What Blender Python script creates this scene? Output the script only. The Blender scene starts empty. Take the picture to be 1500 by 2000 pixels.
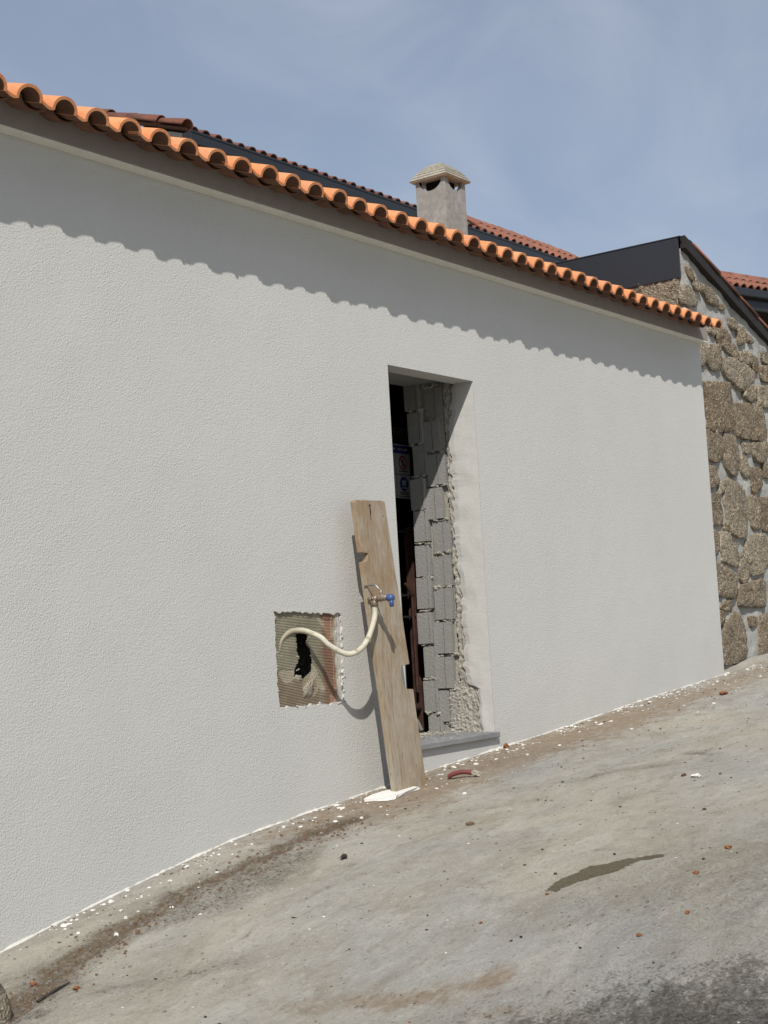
import bpy, bmesh, math, random
import numpy as np
from mathutils import Vector, Matrix, noise as mnoise
from mathutils.geometry import tessellate_polygon

# ------------------------------------------------------------------ camera, world, sun, exposure
scene = bpy.context.scene
COL = scene.collection
rng = random.Random(7)

CAM = Vector((-6.44763, -4.55686, 0.65424))
YAW, PITCH, ROLL = 0.9473734, 0.0824369, -0.0573203
fwd = Vector((math.sin(YAW)*math.cos(PITCH), math.cos(YAW)*math.cos(PITCH), math.sin(PITCH)))
rgt = fwd.cross(Vector((0, 0, 1))).normalized()
upv = rgt.cross(fwd)
r2 = rgt*math.cos(ROLL) + upv*math.sin(ROLL)
u2 = -rgt*math.sin(ROLL) + upv*math.cos(ROLL)
cam_data = bpy.data.cameras.new('camera')
cam = bpy.data.objects.new('camera', cam_data)
COL.objects.link(cam)
m = Matrix.Identity(4)
for i in range(3):
    m[i][0], m[i][1], m[i][2], m[i][3] = r2[i], u2[i], -fwd[i], CAM[i]
cam.matrix_world = m
cam_data.sensor_fit = 'HORIZONTAL'
cam_data.sensor_width = 36.0
cam_data.lens = 2900.0/1500.0*36.0
cam_data.clip_start = 0.05
cam_data.clip_end = 2000.0
scene.camera = cam

LIGHT = Vector((1.3, 1.0, -1.72)).normalized()          # direction the sunlight travels
SUN_EL = math.asin(-LIGHT.z)
SUN_AZ = math.atan2(-LIGHT.x, -LIGHT.y)                 # clockwise from +Y
sun_data = bpy.data.lights.new('sun', 'SUN')
sun_data.energy = 4.6
sun_data.angle = math.radians(0.53)
sun_data.color = (1.0, 0.955, 0.88)
sun = bpy.data.objects.new('sun', sun_data)
sun.rotation_euler = LIGHT.to_track_quat('-Z', 'Y').to_euler()
sun.location = (-8, -8, 12)
COL.objects.link(sun)

world = bpy.data.worlds.new('World')
scene.world = world
world.use_nodes = True
wn, wl = world.node_tree.nodes, world.node_tree.links
wn.clear()
w_out = wn.new('ShaderNodeOutputWorld')
w_bg = wn.new('ShaderNodeBackground')
w_bg.inputs['Strength'].default_value = 0.098
w_sky = wn.new('ShaderNodeTexSky')
w_sky.sky_type = 'NISHITA'
w_sky.sun_disc = False
w_sky.sun_elevation = SUN_EL
w_sky.sun_rotation = SUN_AZ
w_sky.altitude = 300.0
w_sky.air_density = 1.0
w_sky.dust_density = 2.2
w_sky.ozone_density = 1.6
w_tc = wn.new('ShaderNodeTexCoord')
w_map = wn.new('ShaderNodeMapping')
w_map.inputs['Rotation'].default_value = (0.0, 0.5, 0.9)
w_map.inputs['Scale'].default_value = (2.2, 5.0, 7.0)
w_n1 = wn.new('ShaderNodeTexNoise')
w_n1.inputs['Scale'].default_value = 1.3
w_n1.inputs['Detail'].default_value = 6.0
w_n1.inputs['Roughness'].default_value = 0.55
w_n1.inputs['Distortion'].default_value = 0.9
w_ramp = wn.new('ShaderNodeMapRange')
w_ramp.interpolation_type = 'SMOOTHSTEP'
w_ramp.inputs['From Min'].default_value = 0.36
w_ramp.inputs['From Max'].default_value = 0.72
w_ramp.inputs['To Min'].default_value = 0.34
w_ramp.inputs['To Max'].default_value = 0.56
w_mix = wn.new('ShaderNodeMix')
w_mix.data_type = 'RGBA'
w_mix.inputs[7].default_value = (5.6, 6.1, 7.1, 1.0)     # thin high cloud
wl.new(w_tc.outputs['Generated'], w_map.inputs['Vector'])
wl.new(w_map.outputs['Vector'], w_n1.inputs['Vector'])
wl.new(w_n1.outputs['Fac'], w_ramp.inputs['Value'])
wl.new(w_ramp.outputs['Result'], w_mix.inputs[0])
wl.new(w_sky.outputs['Color'], w_mix.inputs[6])
wl.new(w_mix.outputs[2], w_bg.inputs['Color'])
wl.new(w_bg.outputs['Background'], w_out.inputs['Surface'])

vs = scene.view_settings
vs.view_transform = 'Standard'
vs.look = 'None'
vs.exposure = 0.0
vs.gamma = 1.0
vs.use_curve_mapping = False
scene.cycles.use_denoising = True
scene.cycles.max_bounces = 8
scene.cycles.diffuse_bounces = 5

# ------------------------------------------------------------------ helpers
class NB:
    """node builder for one procedural material"""
    def __init__(self, name, rough=0.8, spec=0.3):
        self.mat = bpy.data.materials.new(name)
        self.mat.use_nodes = True
        self.n, self.l = self.mat.node_tree.nodes, self.mat.node_tree.links
        self.b = self.n['Principled BSDF']
        self.b.inputs['Roughness'].default_value = rough
        self.b.inputs['Specular IOR Level'].default_value = spec
        self.tc = self.n.new('ShaderNodeTexCoord')
        self.h = None
    def put(self, sock, v):
        if hasattr(v, 'is_output'):
            self.l.new(v, sock)
        elif isinstance(v, (tuple, list)) and len(v) == 3 and sock.type == 'RGBA':
            sock.default_value = (*v, 1.0)
        else:
            sock.default_value = v
    def coord(self, scale=(1, 1, 1), rot=(0, 0, 0), kind='Object', loc=(0, 0, 0)):
        mp = self.n.new('ShaderNodeMapping')
        mp.inputs['Scale'].default_value = scale
        mp.inputs['Rotation'].default_value = rot
        mp.inputs['Location'].default_value = loc
        self.l.new(self.tc.outputs[kind], mp.inputs['Vector'])
        return mp.outputs['Vector']
    def noise(self, scale, detail=3, rough=0.55, dist=0.0, vec=None):
        t = self.n.new('ShaderNodeTexNoise')
        t.inputs['Scale'].default_value = scale
        t.inputs['Detail'].default_value = detail
        t.inputs['Roughness'].default_value = rough
        t.inputs['Distortion'].default_value = dist
        self.l.new(vec if vec is not None else self.tc.outputs['Object'], t.inputs['Vector'])
        return t.outputs['Fac']
    def voro(self, scale, vec=None, out='Distance', feature='F1', rand=1.0):
        t = self.n.new('ShaderNodeTexVoronoi')
        t.feature = feature
        t.inputs['Scale'].default_value = scale
        t.inputs['Randomness'].default_value = rand
        self.l.new(vec if vec is not None else self.tc.outputs['Object'], t.inputs['Vector'])
        return t.outputs[out]
    def rng(self, v, a, b, c=0.0, d=1.0, smooth=False):
        t = self.n.new('ShaderNodeMapRange')
        if smooth:
            t.interpolation_type = 'SMOOTHSTEP'
        self.put(t.inputs['Value'], v)
        t.inputs['From Min'].default_value, t.inputs['From Max'].default_value = a, b
        t.inputs['To Min'].default_value, t.inputs['To Max'].default_value = c, d
        return t.outputs['Result']
    def math(self, op, a, b=0.0):
        t = self.n.new('ShaderNodeMath')
        t.operation = op
        self.put(t.inputs[0], a)
        self.put(t.inputs[1], b)
        return t.outputs[0]
    def mix(self, f, a, b, mode='MIX'):
        t = self.n.new('ShaderNodeMix')
        t.data_type = 'RGBA'
        t.blend_type = mode
        self.put(t.inputs[0], f)
        self.put(t.inputs[6], a)
        self.put(t.inputs[7], b)
        return t.outputs[2]
    def attr(self, name):
        t = self.n.new('ShaderNodeAttribute')
        t.attribute_name = name
        return t.outputs['Fac']
    def rand(self):
        t = self.n.new('ShaderNodeObjectInfo')
        return t.outputs['Random']
    def sep(self, vec):
        t = self.n.new('ShaderNodeSeparateXYZ')
        self.l.new(vec, t.inputs[0])
        return t.outputs
    def color(self, v):
        self.put(self.b.inputs['Base Color'], v)
    def rough(self, v):
        self.put(self.b.inputs['Roughness'], v)
    def bump(self, h, strength=0.5, dist=0.01):
        t = self.n.new('ShaderNodeBump')
        t.inputs['Strength'].default_value = strength
        t.inputs['Distance'].default_value = dist
        self.l.new(h, t.inputs['Height'])
        if self.h is not None:
            self.l.new(self.h, t.inputs['Normal'])
        self.h = t.outputs['Normal']
        self.l.new(self.h, self.b.inputs['Normal'])

def mesh_obj(name, verts, faces, mat, parent=None, smooth=False, loc=None):
    me = bpy.data.meshes.new(name)
    me.from_pydata([tuple(v) for v in verts], [], [tuple(f) for f in faces])
    me.update()
    if smooth:
        me.polygons.foreach_set('use_smooth', [True]*len(me.polygons))
    if mat is not None:
        me.materials.append(mat)
    o = bpy.data.objects.new(name, me)
    COL.objects.link(o)
    if parent is not None:
        o.parent = parent
    if loc is not None:
        o.location = loc
    return o

def link_copy(name, me, parent=None):
    o = bpy.data.objects.new(name, me)
    COL.objects.link(o)
    if parent is not None:
        o.parent = parent
    return o

def empty(name, loc=(0, 0, 0)):
    o = bpy.data.objects.new(name, None)
    o.empty_display_size = 0.1
    o.location = loc
    COL.objects.link(o)
    return o

def tag(o, label=None, cat=None, group=None, kind=None):
    if label: o['label'] = label
    if cat: o['category'] = cat
    if group: o['group'] = group
    if kind: o['kind'] = kind
    return o

class MB:
    """collects geometry for one mesh"""
    def __init__(self):
        self.v, self.f = [], []
    def add(self, vs, fs):
        b = len(self.v)
        self.v += [tuple(x) for x in vs]
        self.f += [tuple(i+b for i in q) for q in fs]
    def box(self, a, b):
        x0, y0, z0 = a
        x1, y1, z1 = b
        self.add([(x0, y0, z0), (x1, y0, z0), (x1, y1, z0), (x0, y1, z0), (x0, y0, z1), (x1, y0, z1), (x1, y1, z1), (x0, y1, z1)],
                 [(3, 2, 1, 0), (4, 5, 6, 7), (0, 1, 5, 4), (1, 2, 6, 5), (2, 3, 7, 6), (3, 0, 4, 7)])
    def bar(self, p, q, w, h=None, up=(0, 0, 1)):
        h = h or w
        p, q = Vector(p), Vector(q)
        d = (q-p).normalized()
        s = d.cross(Vector(up))
        if s.length < 1e-4:
            s = d.cross(Vector((0, 1, 0)))
        s.normalize()
        t = s.cross(d)
        vs = []
        for c in (p, q):
            for a, b in ((-1, -1), (1, -1), (1, 1), (-1, 1)):
                vs.append(c + s*a*w/2 + t*b*h/2)
        self.add(vs, [(3, 2, 1, 0), (4, 5, 6, 7), (0, 1, 5, 4), (1, 2, 6, 5), (2, 3, 7, 6), (3, 0, 4, 7)])
    def tube(self, pts, rad, n=10, caps=True):
        pts = [Vector(p) for p in pts]
        rads = rad if isinstance(rad, (list, tuple)) else [rad]*len(pts)
        d0 = (pts[1]-pts[0]).normalized()
        s = d0.orthogonal().normalized()
        vs, fs = [], []
        for i, p in enumerate(pts):
            d = (pts[min(i+1, len(pts)-1)]-pts[max(i-1, 0)]).normalized()
            s = (s-d*s.dot(d)).normalized()
            t = d.cross(s)
            for k in range(n):
                a = 2*math.pi*k/n
                vs.append(p + (s*math.cos(a)+t*math.sin(a))*rads[i])
        for i in range(len(pts)-1):
            for k in range(n):
                k2 = (k+1) % n
                fs.append((i*n+k, i*n+k2, (i+1)*n+k2, (i+1)*n+k))
        if caps:
            fs.append(tuple(range(n-1, -1, -1)))
            fs.append(tuple((len(pts)-1)*n+k for k in range(n)))
        self.add(vs, fs)
    def lump(self, c, size, seed=0, sub=2, rough=0.25):
        bm = bmesh.new()
        bmesh.ops.create_icosphere(bm, subdivisions=sub, radius=1.0)
        off = Vector((seed*3.1, seed*1.7, seed*0.9))
        vs = []
        for v in bm.verts:
            p = v.co.copy()
            k = 1.0 + rough*2.0*mnoise.noise(p*1.6+off) + rough*mnoise.noise(p*3.7+off)
            vs.append((c[0]+p.x*k*size[0], c[1]+p.y*k*size[1], c[2]+p.z*k*size[2]))
        fs = [tuple(v.index for v in f.verts) for f in bm.faces]
        bm.free()
        self.add(vs, fs)
    def build(self, name, mat, parent=None, smooth=False):
        return mesh_obj(name, self.v, self.f, mat, parent, smooth)

def bevel(o, w=0.004, seg=2):
    md = o.modifiers.new('bevel', 'BEVEL')
    md.width = w
    md.segments = seg
    md.limit_method = 'ANGLE'
    return o

def spline(pts, per=8):
    P = [Vector(p) for p in pts]
    out = []
    for i in range(len(P)-1):
        p0, p1, p2, p3 = P[max(i-1, 0)], P[i], P[i+1], P[min(i+2, len(P)-1)]
        for k in range(per):
            t = k/per
            out.append(0.5*((2*p1)+(p2-p0)*t+(2*p0-5*p1+4*p2-p3)*t*t+(3*p1-p0-3*p2+p3)*t**3))
    out.append(P[-1])
    return out

GX = [-60, -9, -2.734, -2.348, -1.916, -1.447, -.879, -.272, .141, .899, 1.752, 2.799, 4.151, 5.3, 9, 60]
GZ = [-1.6, -1.30, -.451, -.376, -.301, -.227, -.172, -.124, -.085, -.031, .028, .116, .212, .262, .5, 0.9]
def gz(x):
    return float(np.interp(x, GX, GZ))

# numpy value noise for the ground sheet
_tab = np.random.RandomState(3).rand(256, 256)
def vnoise(x, y):
    xi, yi = np.floor(x).astype(int), np.floor(y).astype(int)
    fx, fy = x-xi, y-yi
    fx, fy = fx*fx*(3-2*fx), fy*fy*(3-2*fy)
    g = lambda a, b: _tab[a % 256, b % 256]
    return (g(xi, yi)*(1-fx)+g(xi+1, yi)*fx)*(1-fy)+(g(xi, yi+1)*(1-fx)+g(xi+1, yi+1)*fx)*fy
def fbm(x, y, o=4):
    s, a, t = 0, 1.0, 0
    for k in range(o):
        s = s+a*vnoise(x*2**k+17.3*k, y*2**k+5.1*k)
        t += a
        a *= 0.5
    return s/t
def seg_dist(px, py, pts):
    d = np.full(px.shape, 1e9)
    for (ax, ay), (bx, by) in zip(pts[:-1], pts[1:]):
        vx, vy = bx-ax, by-ay
        t = np.clip(((px-ax)*vx+(py-ay)*vy)/(vx*vx+vy*vy), 0, 1)
        d = np.minimum(d, np.hypot(px-ax-t*vx, py-ay-t*vy))
    return d
def poly_sdf(px, py, poly):
    d = seg_dist(px, py, poly+[poly[0]])
    ins = np.zeros(px.shape, bool)
    n = len(poly)
    for i in range(n):
        (ax, ay), (bx, by) = poly[i], poly[(i+1) % n]
        if ay == by:
            continue
        c = ((ay > py) != (by > py)) & (px < (bx-ax)*(py-ay)/(by-ay)+ax)
        ins ^= c
    return np.where(ins, d, -d)
def in_poly(x, y, poly):
    ins = False
    n = len(poly)
    for i in range(n):
        (ax, ay), (bx, by) = poly[i], poly[(i+1) % n]
        if (ay > y) != (by > y) and x < (bx-ax)*(y-ay)/(by-ay)+ax:
            ins = not ins
    return ins

# ------------------------------------------------------------------ materials
def mat_stucco():
    b = NB('white_stucco', 0.86, 0.25)
    big = b.noise(0.8, 3, 0.5)
    mid = b.noise(5.0, 5, 0.6)
    c = b.mix(b.rng(big, .3, .7), (.470, .471, .450), (.500, .498, .475))
    c = b.mix(b.rng(mid, .42, .75, 0, .4), c, (.462, .457, .431))
    fine = b.noise(240, 2, 0.6)
    c = b.mix(b.rng(fine, .56, .72, 0, .3), c, (.40, .40, .38))
    b.color(c)
    b.bump(b.noise(1.6, 2, 0.5), 0.2, 0.03)
    b.bump(b.noise(30, 3, 0.6), 0.2, 0.006)
    grain = b.noise(125, 2, 0.55, 0.35)
    h = b.math('ADD', b.rng(grain, .3, .7), b.math('MULTIPLY', b.voro(150, feature='SMOOTH_F1'), 0.8))
    amt = b.rng(b.noise(2.2, 4, .6, .5), .3, .7, .55, 1.1)
    b.bump(b.math('MULTIPLY', h, amt), 0.46, 0.0032)
    return b.mat
def mat_plaster(name, col, bumpy=0.5):
    b = NB(name, 0.88, 0.2)
    n = b.noise(14, 4, 0.6)
    b.color(b.mix(b.rng(n, .3, .75, 0, .8), col, tuple(x*0.86 for x in col)))
    b.bump(b.noise(60, 4, 0.6), bumpy, 0.004)
    return b.mat
def mat_concrete(name, c1, c2, grain=60, pits=0.5):
    b = NB(name, 0.92, 0.15)
    n = b.noise(7, 5, 0.65)
    n2 = b.noise(grain*2.2, 3, 0.6)
    c = b.mix(b.rng(n, .3, .7), c1, c2)
    c = b.mix(b.rng(n2, .35, .7, 0, .55), c, tuple(x*.55 for x in c1))
    b.color(c)
    v = b.voro(grain)
    b.bump(b.math('ADD', b.math('MULTIPLY', v, 0.6), b.noise(grain*2, 3, .6)), pits, 0.006)
    return b.mat
def mat_tile(name, c1, c2, c3, dirt=0.25):
    b = NB(name, 0.82, 0.2)
    r = b.rand()
    c = b.mix(r, c1, c2)
    off = b.n.new('ShaderNodeVectorMath')
    off.operation = 'ADD'
    b.l.new(b.coord((1, .5, 1)), off.inputs[0])
    b.l.new(b.math('MULTIPLY', r, 37.0), off.inputs[1])
    v = off.outputs[0]
    n = b.noise(9, 5, 0.65, 0.4, v)
    c = b.mix(b.rng(n, .40, .72, 0, min(1.0, dirt*1.6)), c, c3)
    c = b.mix(b.rng(b.noise(26, 5, .7, .3, v), .56, .72, 0, .55), c, tuple(x*.55 for x in c1))
    c = b.mix(b.rng(b.noise(75, 2, 0.5, 0, v), .64, .74, 0, .5), c, tuple(x*.6 for x in c1))
    b.color(c)
    b.bump(b.noise(24, 4, .6, 0, v), 0.25, 0.006)
    b.bump(b.noise(90, 4, .6, 0, v), 0.3, 0.003)
    return b.mat
def mat_wood(name, c1, c2, c3):
    b = NB(name, 0.78, 0.2)
    g1 = b.noise(1.0, 6, 0.65, 1.2, b.coord((30, 30, 1.0)))
    g2 = b.noise(3.0, 5, 0.65, 0.8, b.coord((30, 30, .9), loc=(3, 1, 2)))
    g3 = b.noise(9.0, 3, 0.6, 0.2, b.coord((30, 30, .8), loc=(7, 2, 5)))
    blot = b.noise(3.1, 5, 0.65, .5)
    blot2 = b.noise(7.5, 5, 0.7, .5, b.coord((1.4, 1.4, .55), loc=(2, 4, 1)))
    c = b.mix(b.rng(g1, .3, .7), c1, c2)
    c = b.mix(b.rng(g2, .46, .66, 0, .9), c, c3)
    c = b.mix(b.rng(g3, .55, .72, 0, .4), c, c3)
    c = b.mix(b.rng(blot, .46, .64, 0, .7), c, (.235, .155, .085))
    c = b.mix(b.rng(blot2, .50, .66, 0, .75), c, (.34, .315, .262))
    c = b.mix(b.rng(b.noise(22, 4, .65, 0, b.coord((1, 1, .35))), .65, .72, 0, .6), c, (.42, .39, .33))
    c = b.mix(b.rng(b.noise(45, 2, .5, 0, b.coord((1, 1, .5), loc=(1, 1, 1))), .72, .76, 0, .8), c, (.07, .045, .025))
    b.color(c)
    b.bump(g2, 0.4, 0.004)
    b.bump(g3, 0.3, 0.002)
    b.bump(b.noise(1.0, 1, .5, 0, b.coord((.6, .6, 90))), 0.12, 0.002)
    return b.mat
def mat_plain(name, col, rough=.6, metal=0.0, spec=.4, var=0.15, bumpy=0.0, scale=20):
    b = NB(name, rough, spec)
    b.b.inputs['Metallic'].default_value = metal
    n = b.noise(scale, 4, .6)
    b.color(b.mix(b.rng(n, .3, .72), col, tuple(x*(1-var) for x in col)))
    if bumpy:
        b.bump(b.noise(scale*4, 4, .6), bumpy, .004)
    return b.mat
def mat_granite():
    b = NB('granite_rubble', 0.9, 0.2)
    r = b.rand()
    base = b.mix(r, (.195, .146, .094), (.325, .285, .22))
    s = b.sep(b.voro(72, out='Color'))
    s2 = b.sep(b.voro(60, out='Color'))
    cry = b.noise(120, 3, .7)
    msk = b.rng(b.noise(6, 4, .6, .5), .30, .58, .45, 1.0)
    c = b.mix(b.math('MULTIPLY', b.rng(s[0], .72, .86, 0, .75), msk), base, (.52, .45, .33))
    c = b.mix(b.math('MULTIPLY', b.rng(s[1], .62, .84, 0, .7), msk), c, (.06, .046, .034))
    c = b.mix(b.rng(s2[2], .90, .94, 0, .45), c, (.20, .105, .06))
    c = b.mix(b.rng(b.noise(5, 5, .65), .48, .72, 0, .6), c, (.125, .11, .088))
    b.color(c)
    b.bump(b.noise(13, 5, .7), .7, .03)
    b.bump(b.math('ADD', cry, b.math('MULTIPLY', b.voro(72), 1.0)), .8, .015)
    return b.mat
def mat_mortar():
    b = NB('grey_mortar', .9, .15)
    n = b.noise(5, 5, .65)
    c = b.mix(b.rng(n, .3, .7), (.37, .37, .35), (.28, .28, .265))
    c = b.mix(b.rng(b.noise(2.3, 3, .6), .52, .72, 0, .5), c, (.20, .19, .17))
    b.color(c)
    b.bump(b.noise(11, 5, .65), .7, .03)
    b.bump(b.noise(70, 3, .6), .4, .005)
    return b.mat
def mat_ground():
    b = NB('worn_concrete_slope', .94, .1)
    st = b.coord((.62, 1.35, 1), (0, 0, .10))
    st2 = b.coord((.7, 1.4, 1), (0, 0, .10))
    n0 = b.noise(.9, 5, .6, .6, st)
    n1 = b.noise(2.6, 7, .66, .7, st)
    n2 = b.noise(6.0, 8, .72, .5, st2)
    n3 = b.noise(21, 7, .74, .3, b.coord((.8, 1.25, 1)))
    n4 = b.noise(75, 5, .75)
    fine = b.noise(190, 3, .7)
    c = b.mix(b.rng(n0, .38, .62), (.405, .378, .315), (.345, .340, .318))
    c = b.mix(b.rng(n1, .50, .70, 0, .75), c, (.285, .258, .205))
    c = b.mix(b.rng(n1, .26, .46, .7, 0), c, (.475, .46, .42))
    c = b.mix(b.rng(n2, .53, .68, 0, .6), c, (.245, .226, .186))
    c = b.mix(b.rng(n2, .28, .46, .55, 0), c, (.49, .475, .43))
    c = b.mix(b.rng(n3, .55, .70, 0, .5), c, (.20, .184, .155))
    c = b.mix(b.rng(n3, .28, .44, .45, 0), c, (.51, .495, .45))
    c = b.mix(b.rng(n4, .56, .68, 0, .5), c, (.17, .158, .135))
    c = b.mix(b.rng(n4, .28, .42, .4, 0), c, (.54, .52, .475))
    c = b.mix(b.rng(fine, .62, .70, 0, .35), c, (.17, .158, .135))
    tint = b.rng(b.math('ADD', b.attr('tint'), b.math('ADD', b.math('MULTIPLY', b.math('SUBTRACT', n2, .5), 1.3), b.math('MULTIPLY', b.math('SUBTRACT', n3, .5), 1.8))), .15, 1.0, 0, .78, True)
    c = b.mix(tint, c, b.mix(b.rng(n3, .35, .65), (.30, .222, .15), (.225, .172, .12)))
    # dirt washed along the wall
    dirt = b.attr('dirt')
    dm = b.rng(b.math('ADD', b.math('ADD', dirt, b.math('MULTIPLY', b.math('SUBTRACT', n3, .5), 1.9)), b.math('MULTIPLY', b.math('SUBTRACT', n2, .5), 1.9)), .30, 1.05, 0, .82, True)
    dcol = b.mix(b.rng(n4, .35, .65), (.215, .155, .098), (.115, .09, .065))
    dcol = b.mix(b.rng(b.noise(33, 4, .7), .58, .66, 0, .7), dcol, (.30, .15, .065))
    c = b.mix(dm, c, dcol)
    # exposed dark aggregate
    dk = b.attr('dark')
    s = b.sep(b.voro(110, out='Color'))
    wob = b.math('ADD', b.math('MULTIPLY', b.math('SUBTRACT', n3, .5), 1.5), b.math('MULTIPLY', b.math('SUBTRACT', n4, .5), 1.3))
    wob = b.math('ADD', wob, b.math('MULTIPLY', b.math('SUBTRACT', n2, .5), 1.0))
    dmask = b.rng(b.math('ADD', dk, wob), .45, 1.35, 0, .9, True)
    acol = b.mix(b.rng(s[0], .3, .8), (.045, .043, .043), (.125, .12, .115))
    acol = b.mix(b.rng(s[1], .90, .95, 0, .55), acol, (.33, .315, .29))
    c = b.mix(dmask, c, acol)
    # pits
    pit = b.voro(46, vec=b.coord((.6, 1.2, 1)))
    clus = b.math('ADD', b.rng(b.noise(2.3, 5, .65, .4, st2), .46, .64, 0, .85), b.math('MULTIPLY', b.attr('rough'), .8))
    pc = b.sep(b.voro(46, vec=b.coord((.6, 1.2, 1)), out='Color'))
    keep = b.rng(pc[0], .62, .98, 0, .24)
    pdist = b.math('ADD', pit, b.math('MULTIPLY', b.math('SUBTRACT', n4, .5), .35))
    pm = b.math('MULTIPLY', b.rng(b.math('SUBTRACT', pdist, keep), -.12, .0, 1, 0, True), b.math('MINIMUM', clus, 1.0))
    c = b.mix(b.math('MULTIPLY', pm, .6), c, (.12, .11, .094))
    c = b.mix(b.math('MULTIPLY', b.attr('rough'), b.rng(n4, .46, .62, 0, .75)), c, (.14, .115, .085))
    spk = b.sep(b.voro(130, out='Color'))
    c = b.mix(b.rng(spk[0], .988, .994, 0, .5), c, (.50, .485, .45))
    # wet run
    wet = b.rng(b.math('ADD', b.attr('wet'), b.math('MULTIPLY', b.math('SUBTRACT', b.noise(26, 5, .65), .5), .07)), -.004, .004, 0, 1, True)
    c = b.mix(wet, c, b.mix(1.0, c, (.36, .33, .27), 'MULTIPLY'))
    b.color(c)
    b.rough(b.rng(wet, 0, 1, .94, .7))
    b.bump(n1, .22, .03)
    b.bump(n2, .35, .02)
    b.bump(n3, .7, .016)
    rough_amt = b.math('ADD', b.math('MULTIPLY', b.attr('rough'), 3.2), .4)
    b.bump(b.math('MULTIPLY', n4, rough_amt), .75, .014)
    b.bump(b.math('MULTIPLY', b.math('ADD', s[2], b.voro(110)), b.math('ADD', b.math('MULTIPLY', dmask, .9), .05)), .7, .008)
    b.bump(b.math('SUBTRACT', b.math('MULTIPLY', fine, 1.0), b.math('MULTIPLY', pm, 2.8)), .8, .009)
    return b.mat
def mat_patch():
    b = NB('scored_adhesive', .85, .25)
    p = b.sep(b.tc.outputs['Object'])
    n = b.noise(9, 4, .6)
    n2 = b.noise(22, 4, .6)
    c = b.mix(b.rng(n, .3, .7), (.325, .30, .225), (.25, .23, .165))
    c = b.mix(b.rng(n2, .55, .72, 0, .5), c, (.38, .35, .28))
    xr = b.math('ADD', p[0], b.math('MULTIPLY', b.math('SUBTRACT', n, .5), .10))
    red = b.math('MULTIPLY', b.rng(xr, -.70, -.655, 0, 1, True), b.rng(xr, -.60, -.57, 1, 0, True))
    c = b.mix(b.math('MULTIPLY', red, .8), c, (.27, .145, .10))
    zl = b.math('ADD', p[2], b.math('MULTIPLY', b.math('SUBTRACT', n2, .5), .12))
    low = b.math('MULTIPLY', b.rng(zl, .42, .52, 1, 0, True), b.rng(p[0], -.76, -.70, 1, 0, True))
    c = b.mix(b.math('MULTIPLY', low, .55), c, (.23, .155, .10))
    c = b.mix(b.math('MULTIPLY', b.rng(xr, -.585, -.555, 0, 1, True), .8), c, (.47, .46, .43))
    c = b.mix(b.rng(b.noise(30, 4, .7), .63, .70, 0, .75), c, (.50, .485, .45))
    b.color(c)
    b.bump(b.noise(80, 3, .6), .5, .004)
    return b.mat

STUCCO = mat_stucco()
REVEAL = mat_plaster('white_reveal_plaster', (.515, .512, .49), .35)
WHITE = mat_plaster('loose_white_plaster', (.66, .65, .625), .5)
TAUPE = mat_plaster('taupe_cornice_render', (.25, .222, .205), .5)
CREAM = mat_plaster('cream_underside', (.74, .725, .65), .3)
BLOCK = mat_concrete('concrete_block', (.31, .308, .292), (.255, .253, .242), 85, .6)
JOINT = mat_concrete('joint_mortar', (.40, .38, .33), (.30, .285, .24), 60, .8)
OLDMORTAR = mat_concrete('crumbled_mortar', (.33, .31, .265), (.44, .42, .38), 45, 1.0)
SILLM = mat_concrete('grey_granite_sill', (.20, .205, .21), (.27, .275, .28), 90, .25)
TILE = mat_tile('new_clay_tile', (.58, .225, .092), (.66, .28, .125), (.50, .27, .165), .4)
TILESHADE = mat_tile('tile_underside_shade', (.15, .075, .048), (.19, .095, .06), (.08, .05, .038), .6)  # dark copy of the clay colour, shade inside and under tiles painted in
OLDTILE = mat_tile('old_clay_tile', (.15, .058, .042), (.20, .078, .052), (.085, .05, .042), .65)
MIDTILE = mat_tile('weathered_clay_tile', (.22, .082, .054), (.28, .11, .07), (.15, .095, .075), .6)
DARKTILE = mat_tile('brown_edge_tile', (.22, .085, .055), (.27, .11, .07), (.10, .06, .05), .6)
CHIM = mat_concrete('chimney_cement', (.245, .242, .225), (.32, .318, .302), 9, .3)
CAPM = mat_concrete('chimney_cap_cement', (.45, .43, .365), (.33, .31, .255), 26, .6)
WOOD = mat_wood('weathered_plank', (.345, .295, .225), (.285, .235, .17), (.185, .14, .095))
STONE = mat_granite()
MORTAR = mat_mortar()
GROUND = mat_ground()
PATCH = mat_patch()
ANTHRA = mat_plain('anthracite_sheet', (.019, .023, .030), .42, 0.0, .5, .12)
GUTTER = mat_plain('dark_gutter', (.018, .021, .025), .4, 0, .5, .15)
DARKWOOD = mat_plain('dark_stained_wood', (.025, .021, .02), .7, 0, .3, .4)
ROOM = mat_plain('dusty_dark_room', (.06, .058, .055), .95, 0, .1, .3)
RUST = mat_plain('rusty_brown_iron', (.075, .036, .026), .75, .1, .3, .5, .4, 14)
IRON = mat_plain('dark_iron', (.03, .027, .026), .6, .2, .3, .4, .2, 16)
def mat_hose():
    b = NB('cream_hose', .55, .35)
    c = b.mix(b.rng(b.noise(9, 5, .65), .42, .7, 0, .8), (.50, .48, .39), (.36, .32, .235))
    c = b.mix(b.rng(b.noise(30, 4, .7), .58, .68, 0, .8), c, (.20, .165, .11))
    p = b.sep(b.tc.outputs['Object'])
    b.color(b.mix(b.rng(p[0], -.83, -.92, 0, .9, True), c, (.30, .265, .185)))
    b.bump(b.noise(60, 3, .6), .2, .003)
    return b.mat
HOSEM = mat_hose()
BRASS = mat_plain('dusty_brass', (.30, .235, .185), .5, .5, .5, .35, .15, 60)
STEEL = mat_plain('dull_steel', (.30, .30, .29), .4, .8, .5, .2)
BLUEP = mat_plain('blue_plastic', (.045, .085, .235), .4, 0, .5, .25, 0, 60)
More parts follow.
